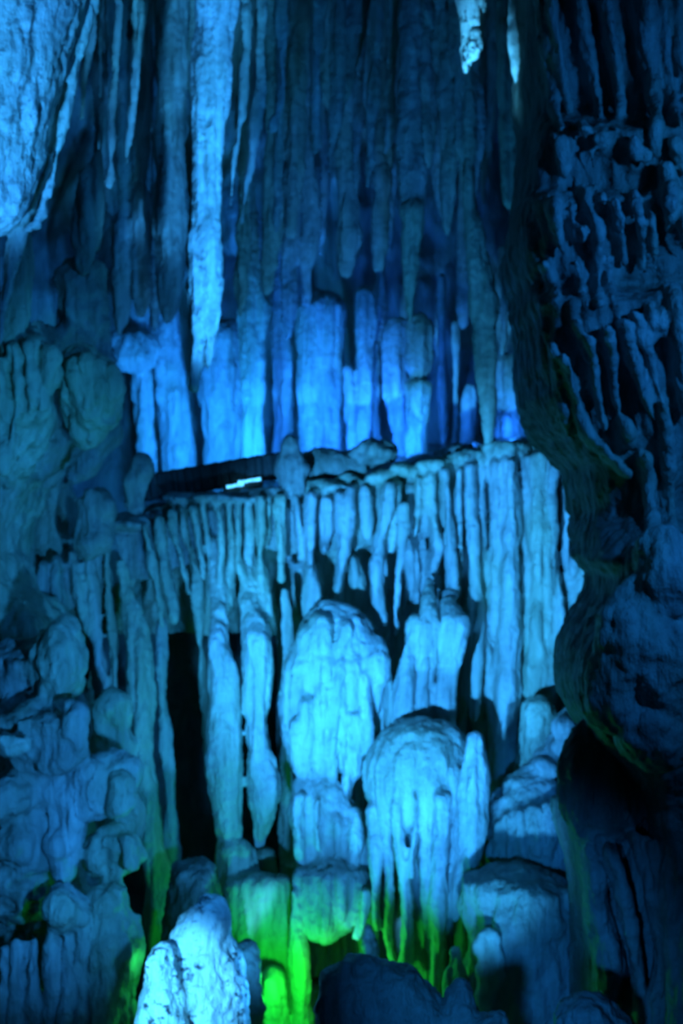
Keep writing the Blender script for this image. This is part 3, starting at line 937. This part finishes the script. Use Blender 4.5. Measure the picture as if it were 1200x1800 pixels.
# kerb in front of the shelf lamps, and the lamp below it
def beam(name, a, b, Y, h_px, depth, mat, parent=None, n=60):
    v, f = [], []
    prof = [(-0.5, -0.42), (-0.42, -0.5), (0.42, -0.5), (0.5, -0.42), (0.5, 0.42), (0.42, 0.5), (-0.42, 0.5), (-0.5, 0.42)]
    for i in range(n):
        t = i / (n - 1)
        p = P(a[0] + (b[0] - a[0]) * t, a[1] + (b[1] - a[1]) * t, Y)
        h = h_px * Y / FPX
        for j, (u, w) in enumerate(prof):
            nz = 0.012 * math.sin(i * 1.7 + j * 2.1) * math.sin(i * 0.53 + j)
            v.append((p.x, p.y + u * depth + nz, p.z + w * h + nz * 0.5))
    for i in range(n - 1):
        for j in range(8):
            k = (j + 1) % 8
            f.append([i * 8 + j, i * 8 + k, (i + 1) * 8 + k, (i + 1) * 8 + j])
    f.append(list(range(7, -1, -1)))
    f.append([(n - 1) * 8 + j for j in range(8)])
    return link_mesh(name, np.array(v), f, mat, parent, smooth=False)


tag(beam('kerb', (236, 861), (498, 817), 10.35, 46, 0.22, 'kerb'), 'straight dark kerb along the shelf hiding the blue lamps', 'kerb')
lamp = thing('tube_lamp', 'thin glowing tube lamp fixed low on the dark kerb', 'lamp', 428, 860, 10.2)
beam('housing', (392, 862), (462, 850), 10.2, 11, 0.05, 'metal', lamp, 8)
beam('tube', (398, 856), (428, 851), 10.165, 4.5, 0.02, 'tube', lamp, 8)
beam('tube', (418, 848), (458, 842), 10.165, 4.5, 0.02, 'tube', lamp, 8)

# ---------------------------------------------------------------- lit alcove above the shelf
begin()
alc = [
    ('flowstone_sheet', 'pale blue lumpy boulder at the upper left corner of the lit alcove', 'flowstone', [(232, 572, 26), (234, 590, 42), (236, 625, 42), (232, 660, 24)], 11.6, dict(squash=0.6, amp=0.2, zstretch=.9)),
    ('flowstone_sheet', 'dim blue panel at the left end of the lit alcove', 'flowstone', [(242, 520, 12), (246, 620, 14), (250, 700, 16), (256, 770, 16), (262, 870, 16)], 11.7, {}),
    ('flowstone_sheet', 'bright blue panel between the two dark slits left of the long stalactite tip', 'flowstone', [(286, 430, 16), (288, 520, 22), (296, 640, 27), (306, 720, 28), (314, 800, 28), (316, 880, 28)], 11.9, dict(flutes=6, famp=.08)),
    ('flowstone_sheet', 'widest brightest blue panel below the long stalactite tip', 'flowstone', [(392, 560, 34), (392, 640, 38), (392, 720, 38), (394, 800, 38), (396, 870, 38)], 11.9, dict(flutes=6, famp=.06)),
    ('flowstone_sheet', 'narrow bright panel just above the stump at the kerb end', 'flowstone', [(486, 420, 12), (490, 520, 15), (496, 640, 18), (498, 720, 18), (500, 800, 18), (500, 860, 18)], 11.9, {}),
    ('flowstone_sheet', 'broad bright cloudy panel right of the narrow bright one', 'flowstone', [(566, 505, 22), (566, 540, 44), (562, 620, 44), (562, 700, 40), (566, 790, 40), (566, 860, 40)], 11.7, dict(flutes=9, famp=.10, amp=.14, squash=.7)),
    ('alcove_column', 'smooth bright blue column at the middle of the alcove', 'column', [(640, 505, 14), (642, 540, 19), (641, 620, 18), (640, 700, 15), (637, 780, 13), (637, 840, 14)], 11.4, dict(amp=.08)),
    ('alcove_column', 'thin lit column left of the smooth bright one', 'column', [(610, 640, 10), (612, 700, 9), (616, 760, 10), (616, 840, 11)], 11.4, {}),
    ('alcove_column', 'fluted column with a sloping shoulder left of the ringed stalagmite', 'column', [(702, 552, 10), (696, 572, 20), (690, 620, 24), (694, 690, 20), (702, 770, 14), (702, 830, 14)], 11.3, dict(flutes=9, famp=.2)),
    ('alcove_column', 'slim blue rib directly behind the ringed stalagmite', 'column', [(668, 470, 8), (664, 560, 9), (660, 660, 8), (662, 760, 7), (662, 830, 8)], 11.6, {}),
    ('alcove_column', 'thin dark blue rib right of the ringed stalagmite', 'column', [(776, 480, 8), (776, 580, 8), (778, 680, 8), (780, 760, 8), (780, 820, 8)], 11.6, {}),
    ('alcove_column', 'thin rib leaning beside the long teal stalactite', 'column', [(800, 560, 6), (802, 640, 7), (800, 720, 6), (798, 820, 8)], 11.5, {}),
    ('alcove_column', 'short bright blue stub at the foot of the alcove beside the teal tip', 'column', [(826, 672, 5), (824, 700, 13), (823, 740, 16), (822, 775, 14), (822, 830, 16)], 11.2, {}),
    ('alcove_column', 'narrow bright rib right of the long teal stalactite', 'column', [(886, 430, 7), (888, 500, 8), (884, 580, 9), (884, 660, 10), (882, 760, 14), (882, 830, 16)], 11.2, {}),
    ('boulder', 'rounded bright boulder at the right end of the alcove', 'boulder', [(902, 622, 14), (903, 645, 24), (902, 690, 26), (900, 740, 26), (900, 830, 32)], 10.9, dict(amp=.2, zstretch=.9)),
    ('boulder', 'small ball of rock high at the right end of the alcove', 'boulder', [(923, 560, 8), (924, 575, 17), (925, 600, 18), (928, 650, 18), (934, 720, 20), (940, 800, 24)], 10.9, dict(amp=.22, zstretch=.9)),
    ('boulder', 'lit knob on the shelf just left of the dark buttress', 'boulder', [(946, 732, 8), (947, 748, 16), (946, 775, 20), (946, 830, 26)], 10.4, dict(amp=.2, zstretch=.9)),
]
for nm, lab, cat, pts, Y, kw in alc:
    kw = dict(dict(amp=0.12), **kw)
    S(nm, lab, cat, pts, Y, 'lime', **kw)
rs = thing('stalagmite', 'grey-blue stalagmite with a ringed top below the long thin stalactite', 'stalagmite', 735, 830, 10.9)
F(rs, 'lime', 11.0, [(738, 552, 22), (739, 580, 23), (738, 640, 21), (737, 668, 20)], name='upper_shaft', flutes=7, famp=0.06)
F(rs, 'tan', 10.95, [(735, 662, 14), (735, 672, 23), (734, 700, 23), (733, 760, 18), (732, 830, 20)], name='lower_shaft', amp=0.06)

# ---------------------------------------------------------------- hanging stalactites
def top(px, hw, Y):
    """the point where a hanging thing meets the ceiling"""
    return (px, 900 - 4.3 / Y * FPX, hw)


def H(label, pts, Y, mat='lime', name='stalactite', group=None, **kw):
    kw.setdefault('amp', 0.16)
    p0 = pts[0]
    full = [top(p0[0], p0[2] * 1.15, Y)] + list(pts) if p0[1] < 40 else [top(p0[0], p0[2] * 0.9, Y), (p0[0], p0[1] * 0.4, p0[2] * 0.6)] + list(pts)
    return S(name, label, 'stalactite', full, Y, mat, group, cap0=False, **kw)


# the pillar at the upper left
pa = thing('stalactite', 'huge bright mottled hanging pillar filling the upper left corner', 'stalactite', -20, 420, 7.6)
F(pa, 'pillar', 7.6, [(0, -540, 190), (-10, -200, 175), (-14, 0, 158), (-22, 120, 136), (-30, 220, 118), (-36, 300, 104), (-40, 360, 88), (-44, 405, 62), (-46, 430, 30)], name='body', flutes=9, famp=0.06, amp=0.07, segs=90, squash=0.8)
F(pa, 'pillar', 7.75, [(190, -200, 12), (166, 0, 10), (146, 80, 10), (126, 160, 9), (109, 230, 8), (94, 300, 7), (78, 365, 8), (60, 398, 9), (38, 412, 8)], name='rim', amp=0.10)
F(pa, 'pillar', 7.85, [(140, -200, 45), (118, 0, 42), (102, 80, 38), (86, 160, 34), (72, 230, 30), (58, 300, 28), (40, 365, 24), (20, 405, 14)], name='web', amp=0.08, squash=0.5)
F(pa, 'pillar', 7.9, [(26, 395, 16), (20, 450, 14), (10, 510, 12), (2, 560, 10), (-4, 610, 8)], name='tail', amp=0.12)
S('flowstone_column', 'teal column under the mottled pillar at the left edge', 'column', [(34, 400, 14), (38, 470, 17), (34, 540, 18), (20, 600, 22), (10, 680, 24)], 8.5, 'tan', amp=0.2)

sb = thing('stalactite', 'longest brightest stalactite with a ragged forked tip, left of centre', 'stalactite', 355, 670, 9.0)
F(sb, 'pillar', 9.0, [top(384, 42, 9.0), (380, 0, 33), (374, 100, 31), (368, 200, 30), (363, 300, 28), (360, 400, 29), (360, 480, 31), (358, 540, 27), (352, 590, 21), (346, 640, 12), (342, 690, 5)], name='body', flutes=7, famp=0.10, f1=0.05, amp=0.09, cap0=False, segs=60)
F(sb, 'pillar', 8.95, [(374, 520, 12), (372, 570, 9), (367, 620, 7), (364, 655, 4)], [(384, 480, 9), (384, 540, 8), (380, 580, 5), (377, 605, 2)], [(336, 480, 7), (338, 540, 6), (336, 600, 4), (337, 640, 2)], name='tip')
F(sb, 'tan', 9.1, [top(352, 24, 9.1), (352, 0, 20), (349, 120, 18), (346, 240, 14), (342, 340, 10), (340, 420, 6)], name='side_rib', cap0=False)

tips = [('white stalactite tip with two prongs hanging at the top edge', [(828, 0, 25), (829, 40, 17), (826, 75, 11), (821, 105, 7), (818, 132, 3)]),
        ('white leaf-shaped stalactite tip right of the two-pronged one', [(905, -20, 16), (908, 30, 15), (912, 70, 18), (914, 100, 16), (911, 128, 8), (909, 148, 2)])]
t1 = thing('stalactite', tips[0][0], 'stalactite', 820, 130, 8.6)
F(t1, 'pale', 8.6, [top(830, 34, 8.6)] + tips[0][1], name='body', cap0=False, amp=0.12)
F(t1, 'pale', 8.55, [(836, 50, 8), (835, 85, 6), (832, 112, 2)], name='prong')
H(tips[1][0], [(910, -20, 18), (912, 30, 17), (914, 62, 21), (916, 96, 20), (914, 125, 11), (911, 150, 3)], 8.3, 'pale', squash=0.6)

named = [
    ('dim slender stalactite just right of the mottled pillar rim', [(208, 0, 9), (204, 120, 9), (198, 220, 8), (193, 300, 5), (190, 335, 2)], 10.0, 'lime'),
    ('thin blue-edged stalactite in the dark between pillar and longest stalactite', [(244, 0, 13), (242, 80, 10), (234, 180, 8), (226, 250, 6), (222, 295, 2)], 9.8, 'lime'),
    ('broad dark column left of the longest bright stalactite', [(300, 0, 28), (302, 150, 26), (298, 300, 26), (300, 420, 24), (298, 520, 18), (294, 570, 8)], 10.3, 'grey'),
    ('blue-grey stalactite above the pale alcove boulder', [(250, 20, 16), (248, 200, 16), (244, 340, 20), (246, 430, 20), (252, 500, 16), (250, 560, 8)], 10.6, 'lime'),
    ('stubby dim stalactite high beside the pillar rim', [(158, 0, 14), (152, 100, 10), (146, 180, 6), (144, 215, 2)], 10.2, 'lime'),
    ('thin stalactite hugging the right side of the longest one', [(434, 0, 9), (434, 70, 8), (428, 150, 8), (418, 230, 8), (410, 300, 7), (404, 365, 3)], 9.3, 'lime'),
    ('bright narrow stalactite curving down right of the longest one', [(460, 0, 9), (459, 70, 9), (456, 150, 10), (450, 220, 11), (440, 280, 10), (430, 340, 7), (425, 398, 2)], 9.3, 'lime'),
    ('short knobbed stalactite with a swollen foot', [(493, 0, 8), (493, 90, 8), (494, 150, 9), (491, 195, 7), (480, 222, 10), (476, 236, 4)], 9.5, 'lime'),
    ('small lit stalactite below the knobbed one', [(492, 240, 8), (490, 300, 9), (489, 350, 7), (486, 395, 4), (484, 415, 2)], 9.9, 'lime'),
    ('stalactite with a hooked tip left of centre top', [(558, 0, 12), (558, 60, 10), (555, 130, 9), (553, 200, 10), (555, 250, 8), (552, 272, 3)], 9.6, 'lime'),
    ('dim stalactite right of the hooked one', [(592, 0, 12), (592, 120, 10), (588, 210, 8), (582, 270, 5), (578, 310, 2)], 9.9, 'lime'),
    ('dark stalactite hanging just left of top centre', [(528, 0, 20), (524, 120, 18), (520, 240, 16), (516, 340, 14), (514, 420, 9)], 10.8, 'lime'),
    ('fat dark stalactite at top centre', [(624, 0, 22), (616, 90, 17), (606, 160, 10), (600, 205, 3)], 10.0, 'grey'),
    ('blunt stalactite ending over the dark hole', [(662, 0, 12), (658, 130, 11), (652, 220, 9), (648, 290, 8), (645, 335, 4)], 9.7, 'lime'),
    ('dim stalactite behind the blunt one', [(690, 0, 12), (684, 150, 10), (680, 230, 8), (676, 275, 3)], 10.2, 'lime'),
    ('short dark stalactite at the top edge left of the white tips', [(752, 0, 10), (756, 30, 7), (761, 55, 2)], 9.2, 'lime'),
    ('wide dim stalactite left of the olive square-ended one', [(816, 20, 26), (818, 130, 25), (822, 230, 23), (828, 310, 14), (834, 372, 4)], 10.0, 'lime'),
    ('bright-bottomed stalactite pointing into the dark blue hole', [(776, 20, 14), (782, 150, 15), (790, 260, 17), (792, 330, 15), (790, 385, 10), (787, 420, 3)], 10.1, 'lime'),
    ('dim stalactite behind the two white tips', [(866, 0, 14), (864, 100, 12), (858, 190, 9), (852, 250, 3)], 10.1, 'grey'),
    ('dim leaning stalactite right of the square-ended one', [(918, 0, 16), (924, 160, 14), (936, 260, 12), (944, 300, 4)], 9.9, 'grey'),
    ('blue stalactite stub in the middle over the alcove', [(610, 300, 14), (612, 400, 20), (610, 450, 17), (608, 490, 4)], 10.9, 'lime'),
    ('long dim drop stalactite above the broad cloudy panel', [(540, 320, 16), (545, 400, 16), (540, 470, 12), (536, 540, 6)], 11.2, 'lime'),
    ('dim stalactite over the smooth alcove column', [(670, 300, 18), (672, 380, 16), (668, 440, 12), (664, 480, 4)], 11.0, 'lime'),
    ('blue lit stalactite deep behind the dark blue hole', [(812, 440, 12), (816, 500, 15), (814, 550, 12), (812, 580, 4)], 11.2, 'lime'),
]
for lab, pts, Y, mat in named:
    H(lab, pts, Y, mat)
sq = H('olive square-ended stalactite with a lit cut rim', [(884, 60, 17), (886, 140, 16), (890, 230, 16), (896, 320, 16), (902, 366, 15)], 9.5, 'tan', cap1=False)
lt = thing('stalactite', 'long stalactite with a thin teal drop over the ringed stalagmite', 'stalactite', 720, 570, 9.8)
F(lt, 'lime', 9.85, [top(722, 22, 9.85), (722, 0, 18), (720, 100, 19), (722, 200, 21), (727, 290, 22), (729, 345, 19), (727, 372, 14)], name='upper', cap0=False, flutes=6, famp=0.1)
F(lt, 'tan', 9.8, [(727, 352, 16), (727, 385, 17), (725, 430, 12), (723, 490, 8), (721, 545, 6), (720, 575, 2)], name='drop', flutes=4, famp=0.15)
tt = H('long broad teal stalactite hanging right through the alcove to the shelf', [(826, 360, 12), (834, 420, 18), (846, 480, 24), (850, 560, 23), (853, 640, 18), (856, 710, 12), (857, 760, 6), (858, 788, 2)], 9.9, 'tan', flutes=5, famp=0.1)
lf = H('dim leaf-shaped stalactite dropping into the alcove right of the longest one', [(446, 440, 8), (446, 500, 17), (446, 550, 27), (444, 610, 26), (444, 680, 22), (444, 760, 20), (445, 840, 22)], 11.4, 'tan', squash=0.7)
dl = H('dark leaf-shaped drape left of the longest stalactite', [(176, 255, 5), (166, 300, 16), (158, 360, 27), (152, 420, 28), (148, 465, 16), (146, 490, 4)], 9.6, 'grey', squash=0.5)
for x, y0, y1, w, Y in ((424, 380, 560, 14, 10.6), (470, 400, 520, 16, 10.9), (212, 330, 590, 16, 10.6), (272, 430, 590, 14, 10.9), (505, 420, 600, 14, 11.2)):
    H({424: 'greenish rib tucked beside the tip of the longest stalactite', 470: 'dim rib above the leaf-shaped stalactite', 212: 'bluish rough stalactite above the pale alcove boulder, near the hollow',
       272: 'thin stalactite ending above the bright alcove panel', 505: 'dim rib right above the narrow bright alcove panel'}[x],
      [(x + 4, y0, w), (x + 2, (y0 + y1) / 2, w), (x, y1 - 25, w * 0.7), (x - 2, y1, 3)], Y, 'tan' if x in (424, 470) else 'lime')

ORD = 'first second third fourth fifth sixth seventh eighth ninth tenth eleventh twelfth thirteenth fourteenth fifteenth sixteenth'.split()
rnd = random.Random(11)
zones = [((170, 335), 9, 'slim dark stalactite, # from the left in the black cluster beside the mottled pillar', 'dark stalactites left of the longest one', (200, 480)),
         ((405, 700), 14, 'slim dim stalactite, # from the left at the back of the crowd over the alcove', 'dim stalactites over the middle of the alcove', (200, 470)),
         ((735, 935), 9, 'slim dark stalactite, # from the left at the back behind the white tips', 'dark stalactites behind the white tips', (220, 460))]
for (a, b), n, lab, grp, (ya, yb) in zones:
    for k in range(n):
        lk = lab.replace('#', ORD[k])
        x = a + (b - a) * (k + 0.5) / n + rnd.uniform(-6, 6)
        y = rnd.uniform(ya, yb)
        w = rnd.uniform(9, 20)
        Yd = rnd.uniform(10.5, 11.8)
        H(lk, [(x, 0, w), (x + rnd.uniform(-4, 4), y * 0.5, w * 0.95), (x + rnd.uniform(-6, 4), y * 0.82, w * 0.7), (x + rnd.uniform(-8, 4), y, 2)], Yd, 'lime', group=grp)

print('upper', grow(0.017, 2, streak=0.045, sfreq=11, lump=0.012, lz=0.25))

begin()
rb = thing('rock_buttress', 'huge dark buttress of tiered flowstone filling the right side', 'rock', 1150, 1300, 7.0)
EL = [(-700, 900), (0, 940), (120, 935), (220, 948), (330, 930), (420, 912), (475, 917), (560, 943), (640, 938), (700, 944), (750, 966), (790, 1002), (822, 1032), (860, 1036), (920, 1044), (990, 1054), (1015, 1076), (1050, 1076), (1095, 1050), (1150, 1022), (1200, 1018), (1250, 1026), (1300, 1052), (1340, 1090), (1420, 1130), (1500, 1150), (1900, 1170)]
ER = [(-700, 1420), (1900, 1420)]
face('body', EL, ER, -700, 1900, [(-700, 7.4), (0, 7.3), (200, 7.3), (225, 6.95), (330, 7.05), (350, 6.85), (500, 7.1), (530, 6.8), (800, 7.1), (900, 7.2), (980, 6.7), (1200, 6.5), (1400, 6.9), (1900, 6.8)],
     'brown', rb, step=8, rib=0.06, ribpx=30, rough=0.10, rscale=2.0, thick=0.9, edge=0.35, skew=-0.12, keep='rb')  # body colour darker than the flutes, carrying the shade of the flank
F(rb, 'grey', 7.12,
  [(940, -60, 10), (952, 60, 10), (968, 160, 9), (986, 235, 4)], [(966, -60, 10), (974, 60, 10), (990, 150, 9), (1002, 200, 4)],
  [(1014, -60, 13), (1021, 20, 13), (1030, 90, 13), (1044, 160, 11), (1055, 206, 5)],
  [(1052, -60, 13), (1064, 20, 13), (1074, 90, 13), (1084, 150, 11), (1092, 206, 5)],
  [(1110, -60, 22), (1124, 20, 22), (1138, 100, 16), (1148, 160, 11), (1153, 220, 7), (1153, 275, 3)],
  [(1156, -60, 9), (1166, 50, 9), (1172, 120, 9), (1182, 180, 9), (1196, 225, 4)], [(1186, -60, 14), (1196, 80, 14), (1208, 180, 8)], name='flute', amp=0.12, on='rb', squash=2.6, out=0.09)
F(rb, 'grey', 6.85,
  [(1024, 210, 8), (1026, 225, 11), (1028, 245, 5)], [(1050, 215, 12), (1054, 245, 14), (1058, 280, 6)], [(1080, 205, 9), (1082, 230, 7)],
  [(1114, 235, 8), (1118, 262, 13), (1116, 290, 6)], [(1130, 260, 8), (1134, 278, 8), (1136, 292, 4)], [(1150, 250, 8), (1156, 280, 6)],
  [(1188, 240, 12), (1196, 275, 14), (1204, 310, 6)], [(986, 235, 16), (990, 270, 18), (994, 315, 6)], [(1038, 260, 8), (1044, 300, 6)], name='knob', amp=0.25, on='rb', out=0.05)
F(rb, 'grey', 6.72,
  [(970, 335, 12), (974, 370, 12), (982, 420, 9), (992, 450, 3)], [(996, 335, 10), (1004, 380, 9), (1010, 430, 5)],
  [(1024, 325, 8), (1030, 365, 12), (1044, 400, 13), (1050, 440, 9), (1049, 490, 6), (1052, 540, 9)],
  [(1044, 322, 9), (1048, 342, 6)], [(1056, 340, 7), (1058, 356, 3)],
  [(1078, 346, 8), (1086, 385, 11), (1093, 425, 8), (1097, 470, 4)],
  [(1108, 330, 12), (1118, 370, 10), (1126, 430, 8), (1128, 480, 4)],
  [(1140, 335, 8), (1144, 390, 7), (1149, 440, 5), (1150, 475, 2)],
  [(1168, 285, 10), (1172, 320, 16), (1176, 360, 12), (1176, 395, 5), (1175, 415, 2)],
  [(1018, 390, 9), (1026, 430, 6)], [(1008, 455, 10), (1018, 490, 9), (1024, 520, 4)], [(1066, 450, 9), (1072, 500, 8), (1074, 525, 3)], [(956, 460, 10), (970, 500, 9), (980, 525, 4)],
  [(1194, 330, 10), (1200, 400, 9), (1206, 450, 4)], name='flute', amp=0.15, on='rb', squash=2.6, out=0.09)
F(rb, 'grey', 6.66,
  [(1092, 560, 9), (1102, 600, 11), (1118, 650, 10), (1134, 700, 7), (1150, 740, 3)],
  [(1114, 545, 9), (1128, 590, 9), (1142, 630, 10), (1154, 690, 9), (1168, 745, 9), (1174, 800, 9), (1176, 900, 9), (1178, 960, 5)],
  [(1138, 530, 8), (1146, 570, 8), (1150, 610, 4)], [(1158, 515, 8), (1164, 560, 7), (1168, 600, 3)],
  [(1177, 492, 10), (1184, 530, 12), (1190, 570, 13), (1194, 640, 14), (1200, 700, 9), (1206, 730, 3)],
  [(1064, 570, 10), (1070, 620, 10), (1080, 690, 8), (1086, 730, 3)], [(1034, 590, 9), (1042, 650, 9), (1054, 720, 8), (1062, 760, 3)],
  [(990, 620, 9), (1004, 680, 10), (1018, 730, 10), (1042, 775, 11), (1076, 810, 11), (1104, 838, 5)],
  [(966, 600, 9), (974, 660, 9), (990, 730, 8), (1000, 770, 3)], [(1086, 730, 12), (1098, 760, 14), (1104, 790, 5)],
  [(1128, 790, 9), (1140, 850, 10), (1146, 920, 8), (1146, 960, 3)], [(1012, 560, 9), (1020, 600, 8), (1026, 640, 3)], name='flute', amp=0.13, on='rb', squash=2.6, out=0.09)
for (x, y, rx, ry) in ((1165, 1010, 60, 90), (1110, 1120, 60, 110), (1180, 1180, 60, 110), (1080, 1200, 48, 90), (1150, 1290, 60, 70)):
    blob('lobe', x, y, rx, ry, 6.55, 'grey', rb, amp=0.25, nscale=5.0)

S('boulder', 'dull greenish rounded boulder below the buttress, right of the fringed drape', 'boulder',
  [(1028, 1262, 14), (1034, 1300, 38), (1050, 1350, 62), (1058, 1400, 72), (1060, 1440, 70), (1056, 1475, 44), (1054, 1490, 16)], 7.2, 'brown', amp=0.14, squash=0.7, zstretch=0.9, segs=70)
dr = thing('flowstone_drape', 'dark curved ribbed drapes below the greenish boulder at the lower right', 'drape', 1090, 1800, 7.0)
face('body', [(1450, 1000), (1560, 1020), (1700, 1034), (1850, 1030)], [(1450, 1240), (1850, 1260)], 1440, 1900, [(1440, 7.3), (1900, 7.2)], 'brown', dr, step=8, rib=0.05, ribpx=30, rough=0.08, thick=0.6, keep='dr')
F(dr, 'brown', 7.0,
  [(1036, 1470, 12), (1042, 1530, 16), (1050, 1600, 18), (1066, 1670, 22), (1072, 1720, 20), (1064, 1770, 12)],
  [(1068, 1480, 10), (1086, 1540, 12), (1104, 1610, 11), (1116, 1680, 9), (1122, 1750, 9), (1122, 1800, 9)],
  [(1112, 1460, 9), (1124, 1510, 8), (1138, 1570, 8), (1150, 1640, 8), (1154, 1700, 9), (1150, 1760, 12), (1140, 1810, 14)],
  [(1136, 1470, 8), (1150, 1520, 7), (1162, 1570, 6), (1170, 1620, 3)],
  [(1180, 1440, 12), (1186, 1560, 14), (1190, 1700, 14), (1190, 1820, 16)], name='flute', amp=0.1, on='dr', squash=2.4, out=0.16, wide=1.15)
print('right', grow(0.015, 2, streak=0.02, sfreq=15, lump=0.012, lz=0.4))
